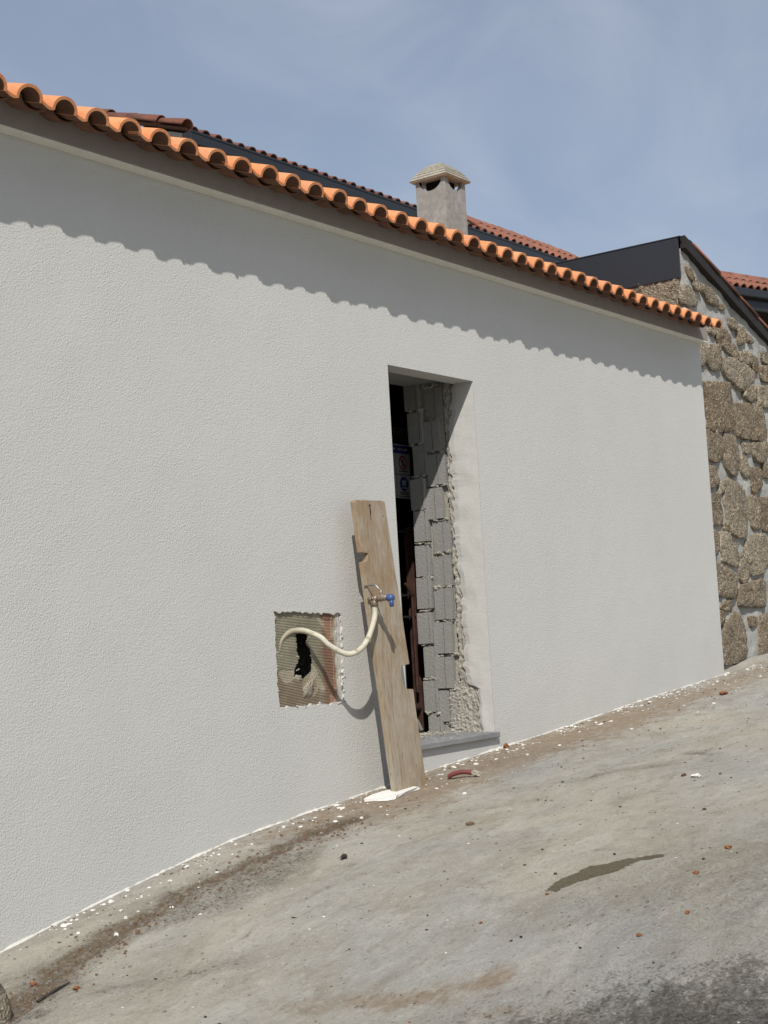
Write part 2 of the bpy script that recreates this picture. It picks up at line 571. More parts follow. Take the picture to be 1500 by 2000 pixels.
REDP = mat_plain('faded_red_plastic', (.20, .058, .055), .6, 0, .3, .35, .15, 40)
BRICK = mat_plain('brick_shard', (.27, .115, .058), .9, 0, .1, .4, .5, 60)
BROWNST = mat_plain('brown_pebble', (.16, .105, .07), .9, 0, .15, .4, .5, 60)
GREYST = mat_plain('grey_pebble', (.20, .19, .175), .9, 0, .15, .4, .5, 60)
DARKST = mat_plain('dark_pebble', (.05, .046, .042), .9, 0, .15, .4, .5, 60)
THREAD = mat_plain('glass_fibre_thread', (.46, .42, .33), .7, 0, .3, .2)
SIGNW = mat_plain('sign_white', (.62, .62, .63), .5, 0, .4, .05)
SIGNB = mat_plain('sign_blue', (.03, .06, .30), .5, 0, .4, .05)
SIGNR = mat_plain('sign_red', (.42, .03, .04), .5, 0, .4, .05)
SIGNK = mat_plain('sign_black', (.02, .02, .025), .5, 0, .4, .05)
SIGNY = mat_plain('sign_yellow', (.65, .45, .03), .5, 0, .4, .05)

# ------------------------------------------------------------------ ground sheet
def build_ground():
    xs = np.concatenate([[-60, -30, -15, -9, -7, -5.5, -4.6], np.arange(-4.0, 2.0, .016), np.arange(2.0, 5.6, .03), [6, 6.6, 7.5, 9, 12, 18, 30, 60]])
    ys = np.concatenate([[-60, -30, -15, -9, -6, -4.6], np.arange(-3.7, .22, .016), [.3, .5, 1, 3, 8, 20, 60]])
    X, Y = np.meshgrid(xs, ys)
    Z = np.interp(X, GX, GZ)
    near = np.clip((Y+4.2)/.6, 0, 1)*np.clip((5.9-X)/.5, 0, 1)*np.clip((X+4.3)/.4, 0, 1)
    dirt_line = [(-3.5, -.62), (-3.12, -.52), (-2.79, -.43), (-2.52, -.40), (-2.18, -.34), (-1.87, -.31), (-1.66, -.35), (-1.28, -.32), (-.88, -.31)]
    warp = (fbm(X*3, Y*3)-.5)*.16
    d = seg_dist(X, Y+warp, dirt_line)
    wid = np.interp(X, [-3.5, -2.6, -2.1, -1.6, -.9], [.15, .10, .10, .085, .06])
    dirt = np.exp(-(d/wid)**2)
    tint = np.exp(-(np.abs(Y+.25+warp)/.34)**2)*np.interp(X, [-1.9, -.9, .3, 3.0, 4.5], [0, 1, 1, .85, .7])
    tint = np.maximum(tint, .72*np.exp(-(seg_dist(X, Y+warp*1.3, [(-2.75, -1.80), (-2.6, -1.98), (-2.5, -2.1)])/.09)**2))
    tint = np.maximum(tint, .7*np.exp(-(seg_dist(X, Y, [(-2.78, -2.14), (-2.71, -2.2)])/.05)**2))
    tint = np.maximum(tint, .5*np.exp(-(seg_dist(X, Y, [(-2.86, -1.5), (-2.75, -1.75), (-2.70, -1.95)])/.08)**2))
    rough_poly = [(-2.21, -.34), (-1.94, -.37), (-1.6, -.42), (-1.45, -.52), (-1.68, -.64), (-1.98, -.72), (-2.26, -.66), (-2.48, -.55)]
    rough = np.clip(poly_sdf(X+warp*.5, Y+warp, rough_poly)/.10+.4, 0, 1)
    rough = np.maximum(rough, dirt*.8)
    # edge of the exposed asphalt: line through the near right corner
    asph = [(-3.3, -1.9), (-2.84, -2.13), (-2.62, -2.34), (-2.43, -2.52), (-2.26, -2.72), (-2.06, -2.92), (-1.5, -3.6), (-1.5, -4.4), (-4.2, -4.4), (-4.2, -1.9)]
    dark = np.clip(poly_sdf(X, Y+warp*1.2, asph)/.55+.45, 0, 1)
    dark = np.maximum(dark, .85*np.clip(1-seg_dist(X, Y, [(-3.5, -.62), (-3.19, -.63), (-3.14, -.68)])/.075, 0, 1))
    dark = np.maximum(dark, .34*np.exp(-(seg_dist(X, Y+warp*.5, [(-2.95, -.75), (-2.75, -.95), (-2.6, -1.1)])/.05)**2))
    dark = np.maximum(dark, .42*np.exp(-(seg_dist(X, Y+warp*.4, [(-.04, -1.01), (.15, -1.11), (.37, -1.26)])/.06)**2))
    dark = np.maximum(dark, .48*np.exp(-(seg_dist(X, Y, [(.74, -1.25), (.66, -1.4)])/.05)**2))
    rough = np.maximum(rough, np.clip(dark, 0, 1)*.7)
    rough = np.maximum(rough, .55*np.clip(1-np.hypot(X+1.6, Y+2.55)/.9, 0, 1))
    wet_poly = [(-1.79, -1.82), (-1.67, -1.81), (-1.54, -1.86), (-1.44, -1.94), (-1.34, -1.99), (-1.30, -2.07), (-1.36, -2.08), (-1.46, -2.01), (-1.58, -1.99), (-1.65, -1.92), (-1.75, -1.87), (-1.80, -1.87)]
    wet = poly_sdf(X, Y, wet_poly)
    rel = (fbm(X*1.1, Y*1.9, 3)-.5)*.03 + (fbm(X*6, Y*9, 4)-.5)*.014
    rel = rel + rough*((fbm(X*14, Y*17, 4)-.5)*.05) - dirt*.012
    rel = rel*np.clip((-Y+.02)/.10, .15, 1)
    Z = Z + rel*near
    # little bank of earth at the foot of the rubble wall
    Z = Z + .06*np.exp(-((Y-.10)/.12)**2)*np.clip((X-4.5)/.5, 0, 1)*np.clip((6.5-X)/.5, 0, 1)
    nx, ny = len(xs), len(ys)
    verts = np.stack([X.ravel(), Y.ravel(), Z.ravel()], 1)
    ii, jj = np.meshgrid(np.arange(nx-1), np.arange(ny-1))
    a = (jj*nx+ii).ravel()
    faces = np.stack([a, a+1, a+nx+1, a+nx], 1)
    me = bpy.data.meshes.new('ground')
    me.vertices.add(len(verts))
    me.vertices.foreach_set('co', verts.ravel())
    me.loops.add(len(faces)*4)
    me.loops.foreach_set('vertex_index', faces.ravel())
    me.polygons.add(len(faces))
    me.polygons.foreach_set('loop_start', np.arange(0, len(faces)*4, 4))
    me.polygons.foreach_set('use_smooth', np.ones(len(faces), bool))
    me.update(calc_edges=True)
    for nm, arr in (('dirt', dirt), ('tint', tint), ('rough', rough), ('dark', dark), ('wet', wet)):
        at = me.attributes.new(nm, 'FLOAT', 'POINT')
        at.data.foreach_set('value', np.ascontiguousarray(arr.ravel(), dtype=np.float32))
    me.materials.append(GROUND)
    o = bpy.data.objects.new('ground', me)
    COL.objects.link(o)
    tag(o, 'worn grey concrete slope with brown dirt along the white wall', None, None, 'structure')
    global surf
    def surf(x, y):
        i = min(max(np.searchsorted(xs, x)-1, 0), nx-2)
        j = min(max(np.searchsorted(ys, y)-1, 0), ny-2)
        fx, fy = (x-xs[i])/(xs[i+1]-xs[i]), (y-ys[j])/(ys[j+1]-ys[j])
        return float((Z[j, i]*(1-fx)+Z[j, i+1]*fx)*(1-fy)+(Z[j+1, i]*(1-fx)+Z[j+1, i+1]*fx)*fy)
    return o
build_ground()

# ------------------------------------------------------------------ white house
house = empty('white_house', (0, 0, 0))
tag(house, 'long white stuccoed house with new orange tile eaves and an unfinished doorway', 'house')
DW = 0.852          # doorway width, left edge at x = 0
DT = 2.10           # doorway head
XR = 4.16           # right-hand corner of the house
XL = -8.0
T18 = math.radians(18.5)

def ragged(pts, step, amp, seed):
    r = random.Random(seed)
    out = []
    n = len(pts)
    for i in range(n):
        (ax, ay), (bx, by) = pts[i], pts[(i+1) % n]
        L = math.hypot(bx-ax, by-ay)
        k = max(1, int(L/step))
        nx_, ny_ = -(by-ay)/L, (bx-ax)/L
        for j in range(k):
            t = j/k
            a = amp*(r.random()-.5)*2*(0.4 if r.random() < .6 else 1.3)
            out.append((ax+(bx-ax)*t+nx_*a, ay+(by-ay)*t+ny_*a))
    return out
PATCH_OUT = ragged([(-1.045, .338), (-.545, .333), (-.525, .772), (-1.047, .795)], .016, .007, 5)
SILL_Z = .036
def build_front():
    outer = [(XL, -1.4)] + [(x, gz(x)-.12) for x in np.linspace(-7.5, XR, 30)] + [(XR, 2.75), (XL, 2.75)]
    outer[-3] = (XR, gz(XR)-.12)
    door = [(0, SILL_Z), (DW, SILL_Z), (DW, DT), (0, DT)]
    loops = [outer, door, PATCH_OUT]
    vecs = [[Vector((x, z, 0)) for x, z in l] for l in loops]
    tri = tessellate_polygon(vecs)
    flat = [p for l in loops for p in l]
    verts = [(x, 0.0, z) for x, z in flat]
    faces = []
    for t in tri:
        a, b_, c = [Vector((flat[i][0], flat[i][1], 0)) for i in t]
        n = (b_-a).cross(c-a).z
        faces.append(t if n > 0 else t[::-1])
    mb = MB()
    mb.add(verts, faces)
    # thickness of the stucco round the cut-out
    n = len(PATCH_OUT)
    vs = [(x, 0, z) for x, z in PATCH_OUT]+[(x, .03, z) for x, z in PATCH_OUT]
    mb.add(vs, [(i, (i+1) % n, (i+1) % n+n, i+n) for i in range(n)])
    # right-hand return and left end
    mb.add([(XR, 0, gz(XR)-.2), (XR, 6, gz(XR)-.2), (XR, 6, 2.75), (XR, 0, 2.75)], [(0, 1, 2, 3)])
    mb.add([(XL, 0, -1.5), (XL, 6, -1.5), (XL, 6, 2.75), (XL, 0, 2.75)], [(3, 2, 1, 0)])
    return mb.build('wall', STUCCO, house)
wall = build_front()

# plastered reveal of the doorway (left cheek, soffit, ragged right cheek)
mb = MB()
mb.add([(0, .0006, SILL_Z), (0, .16, SILL_Z), (0, .16, DT), (0, .0006, DT)], [(3, 2, 1, 0)])
mb.add([(0, .0006, DT), (DW, .0006, DT), (DW, .13, DT), (0, .13, DT)], [(0, 1, 2, 3)])
mb.add([(0, .13, DT), (DW, .13, DT), (DW, .13, DT+.035), (0, .13, DT+.035)], [(0, 1, 2, 3)])
EDGE = [(2.1, .150), (2.045, .160), (1.85, .183), (1.75, .196), (1.58, .194), (1.48, .190), (1.13, .191), (1.02, .181), (.81, .171), (.69, .177), (.57, .178), (.45, .198), (.39, .174), (.345, .163), (.314, .108), (.15, .099), (.036, .092)]
ez = [e[0] for e in EDGE][::-1]
ey = [e[1] for e in EDGE][::-1]
zs = np.arange(SILL_Z, DT+.001, (DT-SILL_Z)/150)
vs, fs = [], []
for k, z in enumerate(zs):
    e = float(np.interp(z, ez, ey))+.022*(mnoise.noise(Vector((z*23, 1.3, 0))))+.010*mnoise.noise(Vector((z*70, 5, 0)))
    for q, t in enumerate((0, .4, .8, 1.0)):
        yy = .0006+(e-.0006)*t
        vs.append((DW+(.004*mnoise.noise(Vector((z*9, yy*20, 3))) if q else 0)+(.006 if q == 3 else 0), yy, z))
    if k:
        for q in range(3):
            a = (k-1)*4+q
            fs.append((a, a+1, a+5, a+4))
mb.add(vs, fs)
mb.build('door_reveal', REVEAL, house)

# crumbled mortar behind the plaster edge
def lumpy_sheet(y0f, y1f, x0, amp, nz, ny, seed, z0, z1, freq=28):
    vs, fs = [], []
    for k in range(nz+1):
        z = z0+(z1-z0)*k/nz
        a, b_ = y0f(z), y1f(z)
        for q in range(ny+1):
            y = a+(b_-a)*q/ny
            h = mnoise.noise(Vector((seed, y*freq, z*freq)))+.6*mnoise.noise(Vector((seed+4, y*freq*2.3, z*freq*2.3)))
            vs.append((x0-amp*max(-.6, h), y+.004*mnoise.noise(Vector((9, y*60, z*60))), z))
    for k in range(nz):
        for q in range(ny):
            a = k*(ny+1)+q
            fs.append((a, a+1, a+ny+2, a+ny+1))
    return vs, fs
mb = MB()
mb.add(*lumpy_sheet(lambda z: .075, lambda z: .221+.014*mnoise.noise(Vector((z*8, 0, 2))), DW+.014, .009, 320, 30, 1.0, .02, DT+.02, 42))
mb.add(*lumpy_sheet(lambda z: .19, lambda z: .30-.25*max(0, z-.28), DW+.004, .006, 90, 26, 7.0, .03, .36, 75))
tag(mb.build('crumbled_mortar', OLDMORTAR, house, True), 'crumbling beige mortar at the torn edge of the reveal')

# block wall behind the stucco
inner = MB()
inner.box((XL+.05, .20, -1.4), (-1.06, .475, 2.75))
inner.box((-.52, .20, -.4), (0.0, .475, 2.75))
inner.box((-1.06, .20, -.4), (-.52, .475, .32))
inner.box((-1.06, .20, .80), (-.52, .475, 2.75))
inner.box((DW+.045, .20, -.4), (XR-.03, .475, 2.75))
inner.box((0.0, .20, DT+.035), (DW+.045, .475, 2.75))
inner.box((0.0, .08, -.4), (DW+.045, .475, .05))
inner_wall = inner.build('inner_wall', BLOCK, house)
def make_block(y0, groove, y1, x0, h, name):
    # end face of a hollow block: two ribs with a groove between
    b = MB()
    g = .006
    prof = [(x0+.12, y0), (x0, y0), (x0, groove-g/2), (x0+.014, groove-g/2), (x0+.014, groove+g/2), (x0+.002, groove+g/2), (x0+.002, y1), (x0+.12, y1)]
    n = len(prof)
    vs = [(x, y, 0) for x, y in prof]+[(x, y, h) for x, y in prof]
    fs = [(i+1 if i+1 < n else 0, i, i+n, (i+1 if i+1 < n else 0)+n) for i in range(n)]
    fs += [tuple(range(n)), tuple(range(2*n-1, n-1, -1))]
    b.add(vs, fs)
    me = bpy.data.meshes.new(name)
    me.from_pydata(b.v, [], b.f)
    me.update()
    me.materials.append(BLOCK)
    return me
blkA = make_block(.374, .393, .476, DW-.004, .183, 'concrete_block')
blkB = make_block(.243, .299, .370, DW+.004, .183, 'concrete_block')
joints = MB()
for meb, zj, yr, xo in ((blkA, [-.018+.2*k for k in range(12)], (.378, .47), DW-.004), (blkB, [.115+.2*k for k in range(-1, 11)], (.24, .365), DW+.004)):
    for k, z in enumerate(zj):
        if z < DT+.03 and z+.183 > .05:
            o = link_copy('concrete_block', meb, inner_wall)
            o.location = (rng.uniform(-.004, .004), rng.uniform(-.003, .003), z+.009)
            o.rotation_euler = (rng.uniform(-.012, .012), 0, rng.uniform(-.02, .02))
            if z+.183 > DT+.06:
                o.scale = (1, 1, max(.2, (DT+.06-z)/.183))
            # squeezed mortar in the joint under this block
            if z > .1:
                for q in range(10):
                    t = rng.random()
                    y = yr[0]+(yr[1]-yr[0])*t
                    if rng.random() < .8:
                        joints.lump((xo+.010+rng.uniform(-.007, .004), y, z+rng.uniform(-.006, .006)), (.011, rng.uniform(.008, .024), rng.uniform(.005, .011)), rng.uniform(0, 50), 1, .3)
joints.box((DW+.03, .236, .03), (DW+.13, .47, DT+.04))
tag(joints.build('mortar_joint', JOINT, inner_wall), None, None, None, 'stuff')

# threshold slab
mb = MB()
mb.box((-.03, -.027, .034), (.867, .30, .066))
bevel(mb.build('door_sill', SILLM, house), .004)
# crumbs lying on the sill
mb = MB()
for k in range(170):
    x, y = rng.uniform(.02, .85), abs(rng.gauss(0, .1))
    y = .44-y if rng.random() < .7 else rng.uniform(.0, .42)
    s = rng.uniform(.003, .011)
    mb.lump((x, max(.0, y), .066+s*.3), (s, s, s*.55), rng.uniform(0, 90), 1, .3)
mb.box((-.02, .28, .02), (.88, .50, .064))
tag(mb.build('sill_rubble', OLDMORTAR, house), None, None, None, 'stuff')

# cornice: taupe band with pale underside
mb = MB()
mb.box((XL-.05, -.06, 2.752), (4.185, .25, 2.876))
tag(bevel(mb.build('cornice', TAUPE, house), .006), 'taupe rendered cornice band under the eaves')
mb = MB()
mb.box((XL-.05, -.058, 2.744), (4.183, .0, 2.7515))
mb.build('cornice_underside', CREAM, house)

# room behind
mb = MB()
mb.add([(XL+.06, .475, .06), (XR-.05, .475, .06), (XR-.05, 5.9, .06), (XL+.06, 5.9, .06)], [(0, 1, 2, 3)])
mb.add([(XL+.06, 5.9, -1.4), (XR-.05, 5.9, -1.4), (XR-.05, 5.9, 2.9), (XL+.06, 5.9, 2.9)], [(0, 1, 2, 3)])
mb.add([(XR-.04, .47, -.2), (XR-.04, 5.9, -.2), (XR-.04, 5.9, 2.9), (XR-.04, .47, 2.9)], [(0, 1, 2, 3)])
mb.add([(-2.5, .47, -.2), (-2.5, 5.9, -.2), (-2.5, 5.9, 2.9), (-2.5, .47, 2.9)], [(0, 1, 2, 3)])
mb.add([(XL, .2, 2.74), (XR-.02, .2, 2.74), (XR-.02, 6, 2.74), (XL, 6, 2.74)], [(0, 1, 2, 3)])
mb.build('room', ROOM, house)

# roof deck and tiles
def roof_z(y):
    return 2.800+(y+.25)*math.tan(T18)
mb = MB()
ya, yb = .02, 4.6
za, zb = roof_z(ya)+.004, roof_z(yb)+.004
mb.add([(XL-.05, ya, za), (4.14, ya, za), (4.14, yb, zb), (XL-.05, yb, zb), (XL-.05, ya, za-.06), (4.14, ya, za-.06), (4.14, yb, zb-.06), (XL-.05, yb, zb-.06)],
       [(0, 1, 2, 3), (7, 6, 5, 4), (0, 4, 5, 1), (1, 5, 6, 2), (2, 6, 7, 3), (3, 7, 4, 0)])
mb.add([(XL, yb, 2.7), (4.14, yb, 2.7), (4.14, yb, zb-.05), (XL, yb, zb-.05)], [(0, 1, 2, 3)])
mb.add([(4.139, ya, 2.86), (4.139, yb, 2.86), (4.139, yb, zb-.05), (4.139, ya, za-.05)], [(0, 1, 2, 3)])
roof = mb.build('roof', JOINT, house)

def tile_mesh(name, mat, length=.44):
    """tapered half-round clay cover tile, wide end at the eave"""
    th = .0125
    n = 13
    ring = []
    for k in range(n):
        a = math.pi*(1-k/(n-1))
        ring.append((math.cos(a), math.sin(a)))
    ylist = (0, .004, length*.5, length)
    vs, fs = [], []
    pan = [(-.124, .020), (-.112, .012), (-.096, .006), (-.080, .002)]
    for y in ylist:
        t = y/length
        r = .0650-.0150*t
        hz_ = .0605-.010*t
        lift = .003*t
        out = [(px_, pz_+lift) for px_, pz_ in pan] + [(r*cx_, lift+hz_*sz_**.92) for cx_, sz_ in ring]
        inn = [(px_+.002, pz_+lift-th) for px_, pz_ in pan[:-1]]+[(-.074, lift-th+.001)]
        inn += [((r-th)*cx_, lift+(hz_-th)*sz_**.92-(.006 if k_ == 0 else 0)) for k_, (cx_, sz_) in enumerate(ring)]
        for (x, z) in out:
            vs.append((x, y, z))
        for (x, z) in inn[::-1]:
            vs.append((x, y, z))
    n = n+len(pan)
    m_ = 2*n
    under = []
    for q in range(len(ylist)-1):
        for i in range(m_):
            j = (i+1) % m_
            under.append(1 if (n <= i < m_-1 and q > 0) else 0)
            fs.append((q*m_+j, q*m_+i, (q+1)*m_+i, (q+1)*m_+j))
    for i in range(n-1):
        fs.append((i, i+1, m_-2-i, m_-1-i))
        o_ = (len(ylist)-1)*m_
        fs.append((o_+i+1, o_+i, o_+m_-1-i, o_+m_-2-i))
    me = bpy.data.meshes.new(name)
    me.from_pydata(vs, [], fs)
    me.update()
    me.polygons.foreach_set('use_smooth', [True]*len(me.polygons))
    bm = bmesh.new()
    bm.from_mesh(me)
    bmesh.ops.recalc_face_normals(bm, faces=bm.faces)
    for e in bm.edges:
        if len(e.link_faces) == 2 and e.calc_face_angle(0) > .9:
            e.smooth = False
    bm.to_mesh(me)
    bm.free()
    me.materials.append(mat)
    me.materials.append(TILESHADE)  # second slot paints shade on the inner faces
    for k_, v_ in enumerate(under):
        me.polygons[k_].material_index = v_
    return me
def channel_mesh(name, mat, length=.30):
    vs, fs = [], []
    n = 9
    for y in (0, length):
        for r in (.060, .072):
            for k in range(n):
                a = math.pi*(1+k/(n-1))
                vs.append((r*1.12*math.cos(a), y, .05+r*.70*math.sin(a)))
    f = lambda q, r, k: q*2*n+r*n+k
    for k in range(n-1):
        fs += [(f(0, 0, k), f(0, 0, k+1), f(1, 0, k+1), f(1, 0, k)), (f(0, 1, k+1), f(0, 1, k), f(1, 1, k), f(1, 1, k+1)),
               (f(0, 1, k), f(0, 1, k+1), f(0, 0, k+1), f(0, 0, k))]
    me = bpy.data.meshes.new(name)
    me.from_pydata(vs, [], fs)
    me.update()
    me.polygons.foreach_set('use_smooth', [True]*len(me.polygons))
    me.materials.append(mat)
    return me
TME = tile_mesh('roof_tile', TILE)
CME = channel_mesh('eave_channel', TILESHADE)  # channels coloured dark for the shade beneath the covers
SP = .1784
for row in range(6):
    for i in range(-12 if row < 5 else -2, 39):
        if row == 5 and len([1 for c in house.children_recursive if c.name.startswith('roof_tile')]) > 296:
            break
        tx = -2.757+SP*i-.062
        s = row*.36
        o = link_copy('roof_tile', TME, roof)
        o.location = (tx+rng.uniform(-.004, .004), -.242+s*math.cos(T18)+rng.uniform(-.006, .006), 2.800+s*math.sin(T18)+.010*(row > 0)+rng.uniform(-.004, .004))
        o.rotation_euler = (T18-.022*(row > 0)+rng.uniform(-.012, .012), rng.uniform(-.025, .025), rng.uniform(-.022, .022))
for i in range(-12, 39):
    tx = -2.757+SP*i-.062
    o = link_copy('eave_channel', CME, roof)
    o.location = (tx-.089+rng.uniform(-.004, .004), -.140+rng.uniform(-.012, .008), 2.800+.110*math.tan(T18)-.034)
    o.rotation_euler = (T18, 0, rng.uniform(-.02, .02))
# white bedding mortar where the tiles meet the stone wall
mb = MB()
for k in range(9):
    mb.lump((4.07-.12*rng.random(), .02+.035*k, roof_z(.05+.035*k)+.075), (.09, .035, .018), k*2.3, 1, .3)
mb.build('bedding_mortar', WHITE, roof, True)
mb = MB()
for i in range(-12, 39):
    tx = -2.757+SP*i-.062
    mb.lump((tx, .03, roof_z(.03)+.012), (.056, .035, .046), i*1.7, 1, .15)
    mb.lump((tx-.089, -.045, roof_z(-.045)-.012), (.075, .03, .016), i*2.3, 1, .2)
mb.build('tile_bedding', JOINT, roof, True)

# chimney on the roof
CX0, CX1, CY0, CY1 = 3.062, 3.352, 1.52, 1.795
CZ = 4.165
sh = MB()
ctr = ((CX0+CX1)/2, (CY0+CY1)/2)
def chimney_face(p0, p1, nrm):
    # one wall of the shaft with a round-bottomed smoke opening cut out of its top edge
    p0, p1, nrm = Vector(p0), Vector(p1), Vector(nrm)
    L = (p1-p0).length
    d = (p1-p0)/L
    z0 = roof_z(p0.y)-.1
    r = .106
    arc = []
    for k in range(13):
        a = math.pi+math.pi*k/12
        arc.append((L*.5+r*math.cos(a), CZ+.01+r*.85*math.sin(a)))
    outl = [(0, 3.2), (L, 3.2), (L, CZ+.01)] + arc[::-1] + [(0, CZ+.01)]
    tri = tessellate_polygon([[Vector((x, z, 0)) for x, z in outl]])
    n = len(outl)
    vs = [p0+d*x+Vector((0, 0, z)) for x, z in outl]
    vs2 = [v-nrm*.035 for v in vs]
    fs = []
    for t in tri:
        nn = (vs[t[1]]-vs[t[0]]).cross(vs[t[2]]-vs[t[0]])
        t = tuple(t) if nn.dot(nrm) > 0 else tuple(t[::-1])
        fs.append(t)
        fs.append(tuple(i+n for i in t[::-1]))
    fs += [(i, (i+1) % n, (i+1) % n+n, i+n) for i in range(n)]
    sh.add(vs+vs2, fs)
chimney_face((CX0, CY0, 0), (CX1, CY0, 0), (0, -1, 0))
chimney_face((CX0+.001, CY1-.035, 0), (CX0+.001, CY0+.035, 0), (-1, 0, 0))
chimney_face((CX1-.001, CY0+.035, 0), (CX1-.001, CY1-.035, 0), (1, 0, 0))
chimney_face((CX1, CY1, 0), (CX0, CY1, 0), (0, 1, 0))
chimney = sh.build('chimney', CHIM, house)
mb = MB()
mb.box((CX0+.06, CY0+.06, 3.3), (CX1-.06, CY1-.06, CZ+.005))
mb.build('dark_core', mat_plain('opening_shade', (.012, .011, .010), .95, 0, .05, .3), chimney)  # black block added inside the shaft so the smoke openings read dark
tag(chimney, 'slender grey cement chimney with half-round smoke openings')
cap = MB()
ov = .031
x0, x1, y0, y1 = CX0-ov, CX1+ov, CY0-ov, CY1+ov
rings = [(0.0, 0.0, CZ+.008), (0.0, 0.0, CZ+.022), (.22, .22, CZ+.082), (.55, .55, CZ+.134), (.90, .90, CZ+.166)]
vs = []
for fx, fy, z in rings:
    hx, hy = (x1-x0)/2*(1-fx), (y1-y0)/2*(1-fy)
    for a, b_ in ((-1, -1), (1, -1), (1, 1), (-1, 1)):
        vs.append((ctr[0]+a*hx, ctr[1]+b_*hy, z))
fs = [(3, 2, 1, 0), (16, 17, 18, 19)]
for q in range(4):
    for k in range(4):
        k2 = (k+1) % 4
        fs.append((q*4+k, q*4+k2, (q+1)*4+k2, (q+1)*4+k))
cap.add(vs, fs)
# raised courses on the cap
for q in range(9):
    t = q/9.0
    f0 = t*.8
    z = np.interp(f0, [0, .22, .55, .90], [CZ+.022, CZ+.082, CZ+.134, CZ+.166])
    hx, hy = (x1-x0)/2*(1-f0)+.003, (y1-y0)/2*(1-f0)+.003
    for a, b_ in (((-1, -1), (1, -1)), ((1, -1), (1, 1)), ((1, 1), (-1, 1)), ((-1, 1), (-1, -1))):
        cap.bar((ctr[0]+a[0]*hx, ctr[1]+a[1]*hy, z), (ctr[0]+b_[0]*hx, ctr[1]+b_[1]*hy, z), .008, .007)
cap.build('chimney_cap', CAPM, chimney)

# scored patch, hole, fibres
HOLE = [(-.878, .682), (-.80, .684), (-.784, .677), (-.807, .631), (-.774, .605), (-.764, .537), (-.775, .495), (-.837, .464), (-.906, .478), (-.900, .512), (-.862, .561), (-.88, .604)]
def build_patch():
    x0, x1, z0, z1 = -1.065, -.505, .315, .815
    nx = 110
    per = .0074
    rows = int((z1-z0)/per*4)
    prof = [0, 1, 1, 0]
    vs, fs = [], []
    for r in range(rows+1):
        z = z0+(z1-z0)*r/rows
        for c in range(nx+1):
            x = x0+(x1-x0)*c/nx
            ridge = prof[r % 4]
            wear = mnoise.noise(Vector((x*9, z*9, 2)))
            smooth = 1.0 if wear < .25 else .25
            if x > -.59:
                smooth = .1
            if (x+.79)**2+(z-.43)**2 < .0035:
                smooth = .2
            y = .016-.0042*ridge*smooth-.003*mnoise.noise(Vector((x*14, z*14, 6)))
            if x > -.60:
                y -= .006*max(0, mnoise.noise(Vector((x*40, z*22, 3))))+.003
            vs.append((x, y, z+.0025*math.sin(x*7+.5)))
    for r in range(rows):
        for c in range(nx):
            cx = x0+(x1-x0)*(c+.5)/nx+.006*mnoise.noise(Vector((c*.7, r*.12, 0)))
            cz = z0+(z1-z0)*(r+.5)/rows
            if in_poly(cx, cz, HOLE):
                continue
            a = r*(nx+1)+c
            fs.append((a, a+1, a+nx+2, a+nx+1))
    return mesh_obj('scored_patch', vs, fs, PATCH, house)
patch = build_patch()
tag(patch, 'square of bare scored adhesive with a ragged black hole')
# flakes of render hanging round the cut-out
mb = MB()
rr = random.Random(11)
for k, (x, z) in enumerate(PATCH_OUT):
    if rr.random() < (.30 if x < -.6 else .5):
        s = rr.uniform(.003, .008)
        mb.lump((x+rr.uniform(-.006, .006), -.001+rr.uniform(-.002, .006), z+rr.uniform(-.006, .006)), (s*1.2, .004, s*.8), k*1.3, 1, .35)
for k in range(22):
    x, z = rr.uniform(-.575, -.54), rr.uniform(.36, .76)
    mb.lump((x, .014, z), (rr.uniform(.004, .009), .002, rr.uniform(.012, .040)), k*2.1, 2, .45)
tag(mb.build('render_flakes', mat_plaster('grey_render_flakes', (.44, .43, .41), .6), patch, True), None, None, None, 'stuff')
mb = MB()
for k in range(13):
    x, z = -.770-.004*k+rr.uniform(-.004, .004), .498-.0045*k+rr.uniform(-.004, .004)
    dx, dz = -rr.uniform(.015, .055), -rr.uniform(.025, .075)
    p = [(x, .012, z), (x+dx*.5+rr.uniform(-.006, .006), -.004-rr.random()*.012, z+dz*.5), (x+dx, .004, z+dz)]
    mb.tube(spline(p, 3), .0009, 4, False)
for k in range(7):
    z = rr.uniform(.47, .67)
    x = -.772 if k % 2 else -.892
    sg = -1 if k % 2 else 1
    mb.tube([(x, .012, z), (x+sg*rr.uniform(.01, .03), .004, z+rr.uniform(-.015, .015))], .0011, 4, False)
tag(mb.build('torn_fibres', THREAD, patch), 'torn pale mesh fibres at the hole', None, None, 'stuff')
mb = MB()
mb.lump((-.865, .03, .468), (.030, .022, .016), 3, 2, .35)
mb.lump((-.80, .016, .405), (.040, .010, .030), 8, 2, .25)
mb.lump((-.868, .05, .575), (.016, .02, .045), 5, 2, .35)
mb.build('mortar_lump', mat_plaster('dusty_lump', (.27, .25, .21), .6), patch, True)

# bead of render at the foot of the wall
def base_bead():
    vs, fs = [], []
    xs_ = np.arange(-3.6, XR+.10, .012)
    for k, x in enumerate(xs_):
        n1 = mnoise.noise(Vector((x*7, .3, 0)))
        n2 = mnoise.noise(Vector((x*40, 4.3, 0)))
        w = .006+.009*max(-.5, n1)+.008*max(-.6, n2)
        w = max(.0015, w) if n1+.6*n2 > -.22 else .001
        h = .003+.004*max(-.7, n1)+.003*n2
        z = surf(x, -w)
        zb_ = surf(x, -.002)
        vs += [(x, .004, zb_+h+.006), (x, -w*.45, zb_+h), (x, -w, z-.004)]
        if k:
            a = (k-1)*3
            fs += [(a, a+1, a+4, a+3), (a+1, a+2, a+5, a+4)]
    return mesh_obj('render_bead', vs, fs, mat_plaster('dusty_bead', (.55, .535, .50), .6), house, True)
base_bead()

